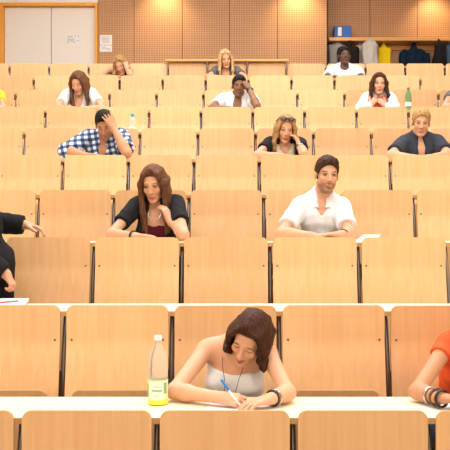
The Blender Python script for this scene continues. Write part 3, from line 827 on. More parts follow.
def P_black_tee():
    n = 2
    J = dict(pel=pelvis(156, n, .62), nb=PR(156, 209, n, .53), sl=PR(137, 206, n, .54), sr=PR(176, 204, n, .53), el=DK(111, n, .27, .045), er=DK(184, n, .14, .045),
             wl=DK(133, n, .16, .036), wr=PR(170, 221, n, .34), hc=PR(153.5, 184, n, .47))
    h = dict(l=dict(f=(.9, -.2, +.02), **FLAT), r=dict(f=(-.38, .25, .88), n=(-.75, .55, -.2), curl=(.30, .55, .4)))
    pn = person('woman with long brown hair in a black cardigan over burgundy, hand at neck', J, True, None, (-10, 18, -3), SK(FAIR, LIPF, (.05, .022, .014)), h, floorz(n+1), res=.006, hres=.0042)
    long_hair(pn['hc'], pn['R'], 1.0, H_BROWN, pn['o'], pn['org'], .0045, {-1: (PR(148, 233, n, .42), PR(142, 229, n, .48)), 1: (PR(166, 234, n, .42), PR(171, 229, n, .50))}, part=.004, seed=8, n=8, vol=.014, lockr=.017, face=(.050, .05, .086), subs=[ell(PR(166, 211, n, .34), (.02, .04, .04), None, .01)])
    shirt(pn, M_BURG, 0, 0, t=.007, topcut=.74, name='camisole')
    shirt(pn, M_BLACK, .62, .62, t=.013, name='cardigan', neck=[ell(pn['at'](0, -.14, .78), (.075, .125, .30), pn_R(pn), .012)], h=.0055)
    trousers(pn, M_JEANS); shoes(pn, M_SHOE)
    w = V(J['wl']); e = V(J['el']); ring(pn, 'bracelet', w, w-e, .031, .005, M_BAND, 1.4)
    o = pn['org']; at = pn['at']
    tube('necklace', [p-o for p in [at(-.05, -.05, 1.02), at(-.036, -.10, .92), at(0, -.128, .83), at(.036, -.10, .92), at(.05, -.05, 1.02)]], .0013, M_SILVER, pn['o'], 6)
def pn_R(pn):
    return np.array([[pn['lx'][i], pn['bk'][i], pn['u'][i]] for i in range(3)], dtype=np.float32)

def collar(pn, m, r=.058):
    at = pn['at']; o = pn['org']; pr = []
    R = pn_R(pn)
    for sd in (-1, 1):
        p0, p1, p2, p3 = at(0, .070, 1.085), at(sd*.060, .035, 1.07), at(sd*.058, -.035, 1.00), at(sd*.030, -.092, .90)
        for a, b in ((p0, p1), (p1, p2)): pr += [cone(a, b, .013, .014, .012), cone(a-pn['u']*.018, b-pn['u']*.020, .013, .016, .012)]
        pr += [cone(p2, p3, .014, .010, .012), cone(p2+pn['lx']*(sd*.018)-pn['u']*.02, p3+pn['lx']*(sd*.022)-pn['u']*.004, .012, .008, .012)]
    return child_iso(pn, 'collar', pr, m, min(pn['res'], .005), k=.012)

def P_polo():
    n = 2
    J = dict(pel=pelvis(321, n, .64), nb=PR(321.5, 198, n, .56), sl=PR(301, 207, n, .56), sr=PR(341, 208, n, .54), el=DK(281.5, n, .30, .05), er=DK(349.5, n, .30, .05),
             wl=DK(311, n, .17, .034), wr=DK(342, n, .19, .044), hc=PR(327, 175, n, .50))
    h = dict(l=dict(f=(.92, -.15, -.06), n=(-.05, .35, -.9), curl=(.5, .7, .4), thumb=(.75, .45, .3)), r=dict(f=(-.88, -.25, +.03), **FLAT))
    pn = person('man with a short beard in a white polo shirt looking up', J, False, None, (5, 4, 3), SK(FAIR, LIPM, (.05, .028, .016), iris=(.035, .03, .025), beard=.55), h, floorz(n+1), res=.006, hres=.004, g=.98)
    short_hair(pn['hc'], pn['R'], 1.0, H_SHORTBR, pn['o'], pn['org'], .004, thick=.016, quiff=.008, line=.066, seed=4)
    shirt(pn, M_WHITE, .72, .72, t=.011, name='polo_shirt', h=.0055, loose=.015, neck=[ell(pn['at'](0, -.10, .98), (.036, .07, .095), pn_R(pn), .008)])
    collar(pn, M_WHITE)
    trousers(pn, M_JEANS); shoes(pn, M_SHOE)
    o = pn['org']; at = pn['at']
    bm = bmesh.new()
    for z in (.86, .80):
        c = at(.004, -.145, z)-o; bmesh.ops.create_uvsphere(bm, u_segments=8, v_segments=6, radius=.005, matrix=Matrix.Translation(c))
    w = V(J['wr']); e = V(J['er']); bm.free(); ring(pn, 'watch', w+(e-w)*.12, w-e, .032, .006, M_BAND, 1.6)

def P_plaid():
    n = 4
    J = dict(pel=pelvis(105, n, .60), nb=PR(105, 138, n, .50), sl=PR(88, 138, n, .52), sr=PR(121.5, 137, n, .50), el=DK(66, n, .22, .088), er=DK(127, n, .06, .050),
             wl=DK(84, n, .14, .04), wr=PR(114, 128.5, n, .19), hc=PR(104.5, 124.5, n, .36))
    h = dict(l=dict(f=(.9, -.2, +.03), **FLAT), r=dict(f=(-.46, .02, .86), n=(-.20, .95, .0), curls=[(.05, .28, .25)]*4, spread=.16, thumb=(.95, .25, .1), s=1.02))
    pn = person('man in a blue and white plaid shirt holding his forehead with one hand', J, False, None, (0, 36, -3), SK(TAN, LIPM, (.025, .013, .008), beard=.25, closed=True), h, floorz(n+1), res=.0065, hres=.005, g=1.05)
    short_hair(pn['hc'], pn['R'], 1.0, H_BLACK, pn['o'], pn['org'], .005, thick=.010, line=.068, seed=6)
    shirt(pn, M_PLAID, 1.02, .80, t=.014, name='plaid_shirt', loose=.02, neck=[ell(pn['at'](0, -.12, .96), (.045, .08, .13), pn_R(pn), .008)])
    collar(pn, M_PLAID)
    trousers(pn, M_JEANS); shoes(pn, M_SHOE)

def P_sunglasses():
    n = 4
    J = dict(pel=pelvis(286, n, .62), nb=PR(285, 145.5, n, .52), sl=PR(269, 144, n, .54), sr=PR(300, 144, n, .53), el=DK(257, n, .22, .05), er=DK(304, n, .10, .05),
             wl=DK(275, n, .14, .04), wr=PR(300, 146, n, .33), hc=PR(285.5, 129, n, .46))
    h = dict(l=dict(f=(.9, -.2, +.03), **FLAT), r=dict(f=(-.34, .32, .86), n=(-.85, .40, -.2), curl=(.25, .5, .4)))
    pn = person('blonde woman with sunglasses pushed up on her hair and a beige scarf', J, True, None, (4, 16, 4), SK(FAIR, LIPF, (.10, .055, .03), iris=(.05, .05, .05)), h, floorz(n+1), res=.0065, hres=.005)
    long_hair(pn['hc'], pn['R'], 1.0, H_DBLOND, pn['o'], pn['org'], .0055, {-1: (PR(275, 151, n, .44), PR(272, 152, n, .50)), 1: (PR(300, 143, n, .48), PR(302, 141, n, .54))}, part=0, seed=11, n=7, vol=.014, face=(.050, .05, .080), subs=[ell(PR(297, 141, n, .33), (.03, .05, .045), None, .01)])
    shirt(pn, M_BLACK, .50, .50, t=.012, name='shirt', neck=[ell(pn['at'](0, -.11, .98), (.08, .09, .12), pn_R(pn), .01)])
    at = pn['at']; pr = []
    for sd in (-1, 1):
        pp = [at(sd*.02, .06, 1.05), at(sd*.068, .02, 1.05), at(sd*.070, -.05, .98), at(sd*.048, -.115, .84), at(sd*.046, -.150, .66), at(sd*.050, -.15, .46)]
        for a, b in zip(pp, pp[1:]): pr.append(cone(a, b, .026, .030, .02))
    child_iso(pn, 'scarf', pr, M_SCARF, .006, k=.015)
    trousers(pn, M_JEANS); shoes(pn, M_SHOE)
    hc, R = pn['hc'], pn['R']; sg = bpy.data.objects.new('sunglasses', None); bm = bmesh.new()
    for sd in (-1, 1):
        c = V(hp(hc, R, (sd*.034, -.070, .098)).tolist())-pn['org']
        M4 = Matrix.Translation(c) @ Matrix(R.tolist()).to_4x4() @ Matrix.Rotation(math.radians(-38), 4, 'X') @ Matrix.Diagonal((.031, .008, .024, 1))
        bmesh.ops.create_uvsphere(bm, u_segments=16, v_segments=10, radius=1, matrix=M4)
    g = bm_obj('sunglasses', bm, M_LENS, pn['o'], smooth=True)
    pts = [V(hp(hc, R, p).tolist())-pn['org'] for p in ((-.088, .03, .06), (-.072, -.058, .102), (0, -.082, .106), (.072, -.058, .102), (.088, .03, .06))]
    tube('sunglasses_frame', pts, .004, M_BAND, g, 8)
    w = V(J['wr']); e = V(J['er']); ring(pn, 'bracelet', w+(e-w)*.15, w-e, .031, .005, M_SILVER, 1.4)

def P_blond_man():
    n = 4
    J = dict(pel=pelvis(419, n, .62), nb=PR(419, 138, n, .52), sl=PR(404, 144, n, .53), sr=PR(437, 143, n, .52), el=DK(391, n, .24, .05), er=DK(449, n, .22, .05),
             wl=DK(404, n, .12, .03), wr=DK(437, n, .12, .03), hc=PR(421, 123, n, .46))
    h = dict(l=dict(f=(.9, -.2, +.03), **FLAT), r=dict(f=(-.9, -.2, +.03), **FLAT))
    pn = person('young man with short sandy hair in a dark navy V-neck shirt', J, False, None, (-8, 10, 4), SK(FAIR, LIPM, (.20, .105, .05), iris=(.05, .06, .07)), h, floorz(n+1), res=.0065, hres=.005, g=1.06)
    short_hair(pn['hc'], pn['R'], 1.0, H_SAND, pn['o'], pn['org'], .005, thick=.020, quiff=.012, line=.066, seed=9, noise=.007)
    shirt(pn, M_NAVY, .72, .72, t=.013, name='shirt', loose=.016, neck=[ell(pn['at'](0, -.13, .98), (.036, .075, .17), pn_R(pn), .008)])
    trousers(pn, M_JEANS); shoes(pn, M_SHOE)

def P_white_tee_woman():
    n = 6
    J = dict(pel=pelvis(80, n, .62), nb=PR(80, 94.5, n, .52), sl=PR(67, 95, n, .53), sr=PR(92, 94, n, .52), el=DK(57, n, .22, .05), er=DK(103, n, .22, .05),
             wl=DK(70, n, .12, .035), wr=DK(90, n, .12, .035), hc=PR(78.5, 83, n, .43))
    pn = person('woman with long dark hair in a white tee looking down, beneath the doors', J, True, None, (-14, 30, 0), SK(FAIR, LIPF, (.05, .022, .014), closed=True), dict(l=dict(f=(.9, -.2, +.03), **FLAT), r=dict(f=(-.9, -.2, +.03), **FLAT)), floorz(n+1), res=.0075, hres=.006)
    long_hair(pn['hc'], pn['R'], 1.0, H_BROWN, pn['o'], pn['org'], .0065, {-1: (PR(74, 107, n, .40), PR(70, 106, n, .46)), 1: (PR(87, 106, n, .40), PR(88, 105, n, .48))}, part=.0, seed=13, n=7, vol=.014, lockr=.017, face=(.048, .05, .08))
    shirt(pn, M_WHITE, .60, .60, t=.012, name='shirt', loose=.014, neck=[ell(pn['at'](0, -.12, .95), (.06, .09, .12), pn_R(pn), .01)])
    trousers(pn, M_JEANS); shoes(pn, M_SHOE)

def P_watch_man():
    n = 6
    J = dict(pel=pelvis(236, n, .62), nb=PR(238, 98, n, .53), sl=PR(223, 99.5, n, .54), sr=PR(252, 99.5, n, .53), el=DK(211, n, .24, .05), er=DK(257, n, .08, .05),
             wl=DK(228, n, .12, .03), wr=PR(249.5, 89.5, n, .36), hc=PR(239, 86.5, n, .47))
    h = dict(l=dict(f=(.9, -.2, +.03), **FLAT), r=dict(f=(-.50, .18, .80), n=(-.55, .75, -.1), curl=(.35, .6, .45), s=.95))
    pn = person('dark-haired man in a white V-neck tee, wristwatch arm raised to his forehead', J, False, None, (2, 4, 4), SK(BROWN, (.20, .08, .055), (.045, .022, .014), beard=.3), h, floorz(n+1), res=.0075, hres=.006)
    short_hair(pn['hc'], pn['R'], 1.0, H_BLACK, pn['o'], pn['org'], .006, thick=.014, line=.064, seed=12)
    shirt(pn, M_WHITE, .62, .55, t=.012, name='shirt', loose=.014, neck=[ell(pn['at'](0, -.12, .95), (.050, .085, .17), pn_R(pn), .01)])
    trousers(pn, M_JEANS); shoes(pn, M_SHOE)
    w = V(J['wr']); e = V(J['er']); a = nrm(w-e); g = ring(pn, 'watch', w-a*.02, a, .033, .008, M_BAND, 1.6)
    bm = bmesh.new(); c = w-a*.02+V((0.004, -.036, .004))-pn['org']; bmesh.ops.create_cone(bm, cap_ends=True, segments=20, radius1=.021, radius2=.019, depth=.010, matrix=Matrix.Translation(c) @ Matrix.Rotation(math.radians(80), 4, 'X'))
    bm_obj('watch_face', bm, M_LENS, g, auto=40)

def P_red_scarf():
    n = 6
    J = dict(pel=pelvis(378, n, .62), nb=PR(378, 97, n, .53), sl=PR(366, 98, n, .54), sr=PR(391, 98, n, .53), el=DK(360.5, n, .22, .065), er=DK(395.5, n, .22, .065),
             wl=PR(371, 105, n, .34), wr=PR(386, 106, n, .33), hc=PR(379, 84, n, .47))
    h = dict(l=dict(f=(.55, .1, .75), n=(.3, .9, -.1), curl=(.6, .7, .5)), r=dict(f=(-.6, .1, .6), n=(-.3, .9, 0), curl=(.6, .7, .5)))
    pn = person('woman in a white cardigan and coral red scarf, near the green bottle', J, True, None, (-4, 4, 2), SK(FAIR, LIPF, (.04, .02, .012)), h, floorz(n+1), res=.0075, hres=.006)
    long_hair(pn['hc'], pn['R'], 1.0, H_DBROWN, pn['o'], pn['org'], .0065, {-1: (PR(371, 104, n, .46), PR(369, 103, n, .52)), 1: (PR(388, 103, n, .46), PR(389, 102, n, .52))}, part=0, seed=15, n=7, vol=.013, face=(.049, .05, .085), facec=(0, -.098, -.024))
    shirt(pn, M_WHITE, 1.85, 1.85, t=.012, name='cardigan', loose=.005, neck=[ell(pn['at'](0, -.14, .80), (.055, .09, .34), pn_R(pn), .01)])
    at = pn['at']; pr = []
    for sd in (-1, 1):
        pp = [at(sd*.02, .06, 1.04), at(sd*.062, .0, 1.02), at(sd*.052, -.07, .95), at(sd*.036, -.115, .82), at(sd*.040, -.150, .62), at(sd*.040, -.15, .42)]
        for a, b in zip(pp, pp[1:]): pr.append(cone(a-pn['bk']*.014, b-pn['bk']*.014, .026, .026, .02))
    child_iso(pn, 'scarf', pr, M_REDSC, .006, k=.012)
    trousers(pn, M_JEANS); shoes(pn, M_SHOE)

def P_yellow():
    n = 6
    J = dict(pel=pelvis(-13, n, .62), nb=PR(-12, 93, n, .53), sl=PR(-24, 96, n, .54), sr=PR(-.5, 96, n, .53), el=DK(-34, n, .22, .05), er=DK(4, n, .24, .05),
             wl=DK(-20, n, .12, .035), wr=DK(-6, n, .12, .035), hc=PR(-12, 81, n, .44))
    pn = person('person in a yellow tee, only a shoulder in view beneath the doors', J, True, None, (0, 15, 0), SK(FAIR, LIPF, (.06, .03, .02)), dict(l=dict(f=(.9, -.2, +.03), **FLAT), r=dict(f=(-.9, -.2, +.03), **FLAT)), floorz(n+1), res=.008)
    short_hair(pn['hc'], pn['R'], 1.0, H_SHORTBR, pn['o'], pn['org'], .008, seed=21)
    shirt(pn, M_YELTOP, .45, .45, t=.012, name='shirt'); trousers(pn, M_JEANS); shoes(pn, M_SHOE)

def P_edge_arm():
    n = 6
    J = dict(pel=pelvis(463, n, .62), nb=PR(462, 93, n, .53), sl=PR(450, 97, n, .52), sr=PR(475, 97, n, .54), el=DK(445, n, .17, .06), er=DK(486, n, .2, .05),
             wl=DK(460, n, .09, .05), wr=DK(470, n, .1, .035), hc=PR(463, 80, n, .44))
    pn = person('person at the photo edge with only a bare elbow showing, level with the green bottle', J, True, None, (0, 15, 0), SK(FAIR, LIPF, (.06, .03, .02)), dict(l=dict(f=(.9, -.2, +.03), **FLAT), r=dict(f=(-.9, -.2, +.03), **FLAT)), floorz(n+1), res=.008)
    short_hair(pn['hc'], pn['R'], 1.0, H_SHORTBR, pn['o'], pn['org'], .008, seed=22)
    shirt(pn, M_GREYTEE, .25, .25, t=.012, name='shirt'); trousers(pn, M_JEANS); shoes(pn, M_SHOE)

def P_back_hand():
    n = 8
    J = dict(pel=pelvis(120, n, .60), nb=PR(119.5, 71, n, .50), sl=PR(110, 70.5, n, .52), sr=PR(130, 71, n, .50), el=DK(97, n, .26, .06), er=DK(130.5, n, .07, .05),
             wl=DK(112, n, .12, .035), wr=PR(127, 69, n, .30), hc=PR(120.5, 65, n, .38))
    h = dict(l=dict(f=(.9, -.2, +.03), **FLAT), r=dict(f=(-.22, .25, .9), n=(-.5, .85, -.2), curl=(.2, .4, .3), spread=.1))
    pn = person('woman in a dark strappy top in the back, hand pressed to her brow', J, True, None, (-12, 30, -10), SK(FAIR, LIPF, (.12, .06, .03), closed=True), h, floorz(n+1), res=.0085, hres=.0075)
    long_hair(pn['hc'], pn['R'], 1.0, H_DBLOND, pn['o'], pn['org'], .008, {-1: (PR(113.5, 76, n, .36), PR(112, 76, n, .44)), 1: (PR(130, 74, n, .44), PR(131, 75, n, .5))}, part=.0, seed=17, n=6, vol=.012, subs=[ell(PR(125, 64.5, n, .30), (.04, .06, .06), None, .01)])
    shirt(pn, M_BLACK, 0, 0, t=.009, topcut=.72, name='strap_top')
    at = pn['at']; o = pn['org']
    for sd in (-1, 1): tube('strap', [p-o for p in (at(sd*.088, -.115, .66), at(sd*.095, -.09, .86), at(sd*.095, -.02, .985), at(sd*.09, .08, .85))], .013, M_BLACK, pn['o'], 8, .6)
    trousers(pn, M_JEANS); shoes(pn, M_SHOE)

def P_back_blonde():
    n = 8
    J = dict(pel=pelvis(226, n, .62), nb=PR(226, 69, n, .54), sl=PR(215.5, 71, n, .55), sr=PR(237, 71, n, .54), el=DK(208, n, .24, .06), er=DK(245, n, .24, .06),
             wl=DK(219, n, .12, .035), wr=DK(236, n, .12, .035), hc=PR(225.5, 59, n, .46))
    pn = person('woman with long straight blonde hair in a grey tee below the raised back counter', J, True, None, (6, 14, -7), SK(FAIR, LIPF, (.25, .14, .07)), dict(l=dict(f=(.9, -.2, +.03), **FLAT), r=dict(f=(-.9, -.2, +.03), **FLAT)), floorz(n+1), res=.0085, hres=.0075)
    long_hair(pn['hc'], pn['R'], 1.0, H_BLONDE, pn['o'], pn['org'], .008, {-1: (PR(220.5, 76, n, .42), PR(219, 76, n, .48)), 1: (PR(232.5, 76, n, .42), PR(234, 76, n, .48))}, part=.0, seed=19, n=7, vol=.014, face=(.050, .05, .085))
    shirt(pn, M_GREYTEE, .55, .55, t=.012, name='shirt', neck=[ell(pn['at'](0, -.12, .95), (.06, .09, .12), pn_R(pn), .01)])
    trousers(pn, M_JEANS); shoes(pn, M_SHOE)

def P_back_man():
    n = 8
    J = dict(pel=pelvis(344, n, .64), nb=PR(344, 68, n, .58), sl=PR(331.5, 71, n, .60), sr=PR(357, 71, n, .60), el=DK(325, n, .32, .03), er=DK(363, n, .32, .03),
             wl=DK(336, n, .16, .035), wr=DK(352, n, .16, .035), hc=PR(344.7, 56, n, .55))
    pn = person('dark-skinned man with short black hair in a white crew-neck tee before the coat rack', J, False, None, (0, -4, 0), SK(DEEP, (.17, .075, .06), (.008, .006, .005)), dict(l=dict(f=(.9, -.2, +.03), **FLAT), r=dict(f=(-.9, -.2, +.03), **FLAT)), floorz(n+1), res=.0085, hres=.0075, g=1.05)
    short_hair(pn['hc'], pn['R'], 1.0, H_BLACK, pn['o'], pn['org'], .0075, thick=.014, line=.062, seed=14)
    shirt(pn, M_WHITE, .60, .60, t=.013, name='shirt', loose=.014, neck=[ell(pn['at'](0, -.06, 1.04), (.06, .08, .05), pn_R(pn), .01)])
    trousers(pn, M_JEANS); shoes(pn, M_SHOE)

def P_suit():
    n = 1
    fl = floorz(2); d = rowd(2)-.30
    D_ = lambda px, py, dd: P(px, py, dd)
    pel = D_(-18, 262, d); 
    J = dict(pel=pel, nb=D_(-42, 163, d+.02), sl=D_(-72, 170, d-.02), sr=D_(-16, 177, d+.06), el=D_(-40, 246, d-.14), er=D_(-22, 221, rowd(2)+.05),
             wl=D_(6, 274, d-.14), wr=D_(25, 225.0, rowd(2)+.06), hc=D_(-48, 131, d-.02))
    h = dict(l=dict(f=(.55, -.1, -.80), n=(-.75, .15, -.45), curl=(.8, 1.1, .7), s=.82), r=dict(f=(.94, -.02, -.22), n=(-.1, -.2, -1), curl=(.35, .5, .4), spread=.05))
    pn = person('standing person in a black suit, one hand resting on a chair back', J, False, None, (-25, 12, 0), SK(FAIR, LIPM, (.05, .03, .02)), h, fl, res=.0065, hres=.0045, standing=True)
    short_hair(pn['hc'], pn['R'], 1.0, H_SHORTBR, pn['o'], pn['org'], .007, seed=23)
    shirt(pn, M_SUIT, 1.97, 1.97, t=.020, name='suit_jacket', loose=.022, hem=-.28, h=.007, neck=[ell(pn['at'](0, -.12, .94), (.04, .09, .2), pn_R(pn), .01)])
    trousers(pn, M_SUIT); shoes(pn, M_SHOE)

import os, time
for f_ in (P_girl, P_orange, P_black_tee, P_polo, P_plaid, P_sunglasses, P_blond_man, P_white_tee_woman, P_watch_man, P_red_scarf, P_yellow, P_edge_arm, P_back_hand, P_back_blonde, P_back_man, P_suit):
    t0_ = time.time(); f_()

# ------------------------------------------------------------------ things on the desks
M_CLEAR = mat('clear_plastic', (.93, .95, .96), .05, trans=.82, ior=1.10, spec=.5)
M_GREENP = mat('green_plastic', (.30, .62, .42), .06, trans=.85, ior=1.10)
M_WCAP = mat('white_cap', (.85, .86, .88), .4); M_BCAP = mat('blue_cap', (.03, .35, .60), .4); M_BRCAP = mat('brown_cap', (.22, .10, .035), .4)
M_LBY = mat('yellow_label', (.90, .82, .06), .45); M_LBP = mat('pale_yellow_label', (.80, .84, .55), .45); M_LBW = mat('pale_label', (.74, .80, .74), .45); M_LBG = mat('green_label', (.22, .50, .20), .45); M_LBS = mat('white_label', (.80, .84, .82), .45)
M_BLUEPEN = mat('blue_pen', (.02, .22, .70), .3); M_PENW = mat('white_pen', (.75, .78, .82), .3); M_RED = mat('red_print', (.55, .03, .03), .6)
def curved_patch(name, r, a0, a1, z0, z1, m, parent, seg=16, th=.0006):
    bm = bmesh.new(); g = []
    for k in range(seg+1):
        a = math.radians(a0+(a1-a0)*k/seg); g.append([bm.verts.new((q*math.cos(a), q*math.sin(a), z)) for q, z in ((r, z0), (r, z1), (r+th, z1), (r+th, z0))])
    for A, B in zip(g, g[1:]):
        for k in range(4): bm.faces.new((A[k], A[(k+1) % 4], B[(k+1) % 4], B[k]))
    bm.faces.new(g[0]); bm.faces.new(g[-1][::-1])
    return bm_obj(name, bm, m, parent, auto=40)
b = empty('water_bottle', DK(158, 0, .245, .0005)); tag(b, 'tall clear bottle with white cap and yellow label on the front desk', 'bottle')
S_ = 1.0
lathe('bottle_body', [(.030, 0), (.0395, .004), (.0415, .012), (.0415, .105), (.0398, .112), (.0398, .122), (.0415, .130), (.0415, .160), (.0385, .168), (.0405, .176), (.0395, .190), (.034, .212), (.025, .234), (.0165, .250), (.0140, .256), (.0140, .262), (.0175, .263), (.0175, .266), (.0135, .267), (.0135, .270)], M_CLEAR, b, seg=40)
lathe('cap', [(.0150, .2675), (.0165, .2685), (.0165, .286), (.0150, .289)], M_WCAP, b)
curved_patch('label', .0419, 0, 359.9, .026, .106, M_LBP, b, 48)
curved_patch('label_band', .0424, 0, 359.9, .004, .027, M_LBY, b, 48)
lb = curved_patch('label_panel', .0426, -132, -52, .024, .094, M_LBW, b)
for k, (a0, a1, z0, z1, m_) in enumerate(((-178, -150, .030, .090, M_LBG), (-50, -30, .050, .095, M_LBG), (-122, -62, .060, .066, M_LBG), (-116, -70, .078, .082, M_INK), (-116, -80, .040, .043, M_INK))):
    curved_patch('label_print', .0433, a0, a1, z0, z1, m_, b, 8)
b = empty('water_bottle', DK(132.3, 5, .14, .0005)); tag(b, 'small clear bottle with a blue cap behind the man in plaid', 'bottle')
lathe('bottle_body', [(.028, 0), (.0355, .004), (.0365, .012), (.0365, .060), (.0345, .066), (.0365, .072), (.0365, .118), (.033, .134), (.022, .148), (.0145, .154), (.0145, .160)], M_CLEAR, b, seg=32)
lathe('cap', [(.0155, .157), (.0170, .158), (.0170, .182), (.0155, .185)], M_BCAP, b)
curved_patch('label', .0369, 0, 359.9, .022, .056, M_LBS, b, 40)
b = empty('water_bottle', DK(408.3, 6, .12, .0005)); tag(b, 'green bottle with a pale label and brown cap on a higher desk', 'bottle')
lathe('bottle_body', [(.026, 0), (.0325, .004), (.0335, .012), (.0335, .150), (.0320, .170), (.025, .196), (.0155, .216), (.0130, .222), (.0130, .236)], M_GREENP, b, seg=32)
lathe('cap', [(.0145, .232), (.0155, .233), (.0155, .252), (.0140, .254)], M_BRCAP, b)
curved_patch('label', .0338, 0, 359.9, .052, .092, M_LBS, b, 40)
curved_patch('label_band', .0345, 0, 359.9, .092, .102, M_LBG, b, 40)
def sheet(name, c, w, h, rz, label, th=.0012, n_=1, curl=0.0):
    root = bmesh.new(); N_ = 10; g = []
    for i in range(N_+1):
        v = i/N_; z = curl*v**2
        g.append([root.verts.new((x, (v-.5)*h, z+t_)) for x, t_ in ((-w/2, 0), (w/2, 0), (w/2, th), (-w/2, th))])
    for A, B in zip(g, g[1:]):
        for k in range(4): root.faces.new((A[k], A[(k+1) % 4], B[(k+1) % 4], B[k]))
    root.faces.new(g[0][::-1]); root.faces.new(g[-1])
    o = bm_obj(name, root, M_PAPER); o.location = c; o.rotation_euler = (0, 0, rz)
    return tag(o, label, 'paper')
sheet('paper_sheet', DK(243, 0, .165, .0004), .30, .21, math.radians(-8), 'white exam sheet under the hands of the woman in the strapless top')
sheet('paper_sheet', DK(452, 0, .17, .0004), .21, .27, math.radians(14), 'white exam sheet under the bracelets of the person in orange')
sheet('paper_sheet', DK(366, 2, .24, .0004), .12, .20, math.radians(-32), 'curled white sheet lying beside the man in the polo shirt', curl=.040)
o = sheet('exam_booklet', DK(6, 1, .27, .0004), .21, .17, math.radians(4), 'white exam booklet with a red stripe next to the suited person', th=.012)
bm = bmesh.new(); add_box(bm, -.085, .085, -.018, .018, 0, .002); o.rotation_euler = (math.radians(6), 0, math.radians(4)); o.location.z += .0095; q_ = bm_obj('red_stripe', bm, M_RED, o); q_.location = (-.012, -.03, .0121); q_.rotation_euler = (0, 0, math.radians(28))
tip = DK(241.5, 0, .155, .004); tp_ = PR(221, 379.5, 0, .16)
pen = empty('ballpoint_pen', tip); tag(pen, 'blue and white ballpoint pen in the hand of the writing woman', 'pen')
dv = tp_-tip
tube('barrel', [dv*.10, dv*.62], .0042, M_PENW, pen, 12); tube('tip', [dv*0, dv*.10], [.0012, .0040], M_BLUEPEN, pen, 12); tube('cap', [dv*.62, dv*.66, dv*.98, dv], [.0046, .0056, .0056, .004], M_BLUEPEN, pen, 12)
M_BLKPEN = mat('black_pen', (.02, .02, .03), .3)

# ------------------------------------------------------------------ raised counter at the top row
cd = rowd(9)
ct = empty('raised_counter', ((228-CX)/F*cd, cd, floorz(9))); tag(ct, 'narrow raised wooden counter on steel legs above the last row of seats', 'counter')
zt = CAM_Z+(225-60.4)/F*cd-floorz(9)
cxa, cxb = (165.6-CX)/F*cd-ct.location.x, (288.4-CX)/F*cd-ct.location.x
box('counter_top', cxa, cxb, -.075, .20, zt-.024, zt, M_SHELF, ct, .004)
for j in (-2, -1, 0, 1):
    x = seat_x(j)+PITCH/2-ct.location.x
    tube('leg', [(x, -.058, zt-.024), (x, -.058, .003)], .010, M_STEEL, ct, 12)
bxp = P(211.5, 60.4, cd+.08); bxp.z = ct.location.z+zt
M_GREYBOX = mat('grey_case', (.16, .13, .11), .5)
o = bm_obj('small_case', (lambda bm: (add_box(bm, -.030, .030, -.03, .03, .0005, .038, .006), bm)[1])(bmesh.new()), M_GREYBOX); o.location = bxp
tag(o, 'small dark grey case lying on the raised back counter', 'case')

# ------------------------------------------------------------------ notices on the door and the wall
def notice(name, x0, x1, y0, y1, d, label, lines, split=None):
    p = P((x0+x1)/2, (y0+y1)/2, d-.002); w = (x1-x0)/F*d; h = (y1-y0)/F*d
    root = empty(name, p); tag(root, label, 'notice')
    if split is None: box('sheet', -w/2, w/2, -.001, .001, -h/2, h/2, M_PAPER, root)
    else:
        zs = h/2-h*split
        box('sheet', -w/2, w/2, -.001, .001, zs+.004, h/2, M_PAPER, root); box('sheet', -w/2, w/2, -.001, .001, -h/2, zs-.004, M_PAPER, root)
    for k, (u0, u1, v, t_) in enumerate(lines):
        box('print', -w/2+w*u0, -w/2+w*u1, -.0018, -.001, h/2-h*v-t_/2, h/2-h*v+t_/2, M_INK, root)
notice('paper_notice', 65.5, 80.5, 34, 46, WD+.05, 'white landscape notice taped to the cream double doors', [(.12, .50, .22, .02), (.62, .72, .16, .02), (.82, .92, .18, .02), (.12, .62, .42, .014), (.12, .58, .52, .014), (.10, .20, .70, .03), (.28, .70, .66, .014), (.75, .90, .55, .014)])
notice('paper_notice', 99.8, 112, 35, 51.8, WD, 'white two-part notice pinned to the perforated wall beside the doors', [(.15, .8, .12, .012), (.15, .85, .20, .012), (.15, .75, .28, .012), (.15, .85, .36, .012), (.2, .8, .44, .012), (.15, .5, .72, .012), (.15, .85, .80, .012), (.6, .85, .88, .012)], .6)

# ------------------------------------------------------------------ coat rack in the niche
rd = NICHE-.30
rk = empty('coat_rack', P(390, 41, rd)); tag(rk, 'wall shelf with a row of coat hooks in the niche', 'coat rack')
rz_ = lambda py, d_=rd: CAM_Z-(py-CY)/F*d_
xs0 = (329-CX)/F*rd-rk.location.x; xs1 = (470-CX)/F*rd-rk.location.x
box('shelf_board', xs0, xs1, 0, .30, rz_(40.6)-rk.location.z, rz_(37.2)-rk.location.z, M_SHELF, rk, .004)
box('hook_rail', xs0, xs1, .27, .30, rz_(46)-rk.location.z, rz_(42)-rk.location.z, M_SHELF, rk)
hooks = []
hy = .27
for k in range(18):
    px = 334+7.6*k; x = (px-CX)/F*(NICHE-.06)-rk.location.x; z0 = CAM_Z-(42.8-CY)/F*(NICHE-.06)-rk.location.z
    tube('hook', [(x, hy, z0+.02), (x, hy-.05, z0+.015), (x, hy-.08, z0-.005), (x, hy-.085, z0+.025)], .007, M_STEEL, rk, 8)
    hooks.append((px, Vector((x, hy-.07, z0))+rk.location))
M_BLUEBOX = mat('blue_box', (.012, .11, .52), .4)
fb = empty('storage_box', P(342.5, 37.2, rd+.10)); fb.location.z = rz_(37.2); tag(fb, 'blue storage box with a white spine label on the coat shelf', 'box')
bw_, bh_ = 17/F*rd/2, 12/F*rd
box('box_body', -bw_, bw_, -.05, .15, .001, bh_, M_BLUEBOX, fb, .006)
box('spine_label', -bw_+.055, -bw_+.115, -.0515, -.05, .035, bh_-.02, M_PAPER, fb)
GD = NICHE-.13
def G(px, py, dd=0): return P(px, py, GD+dd)
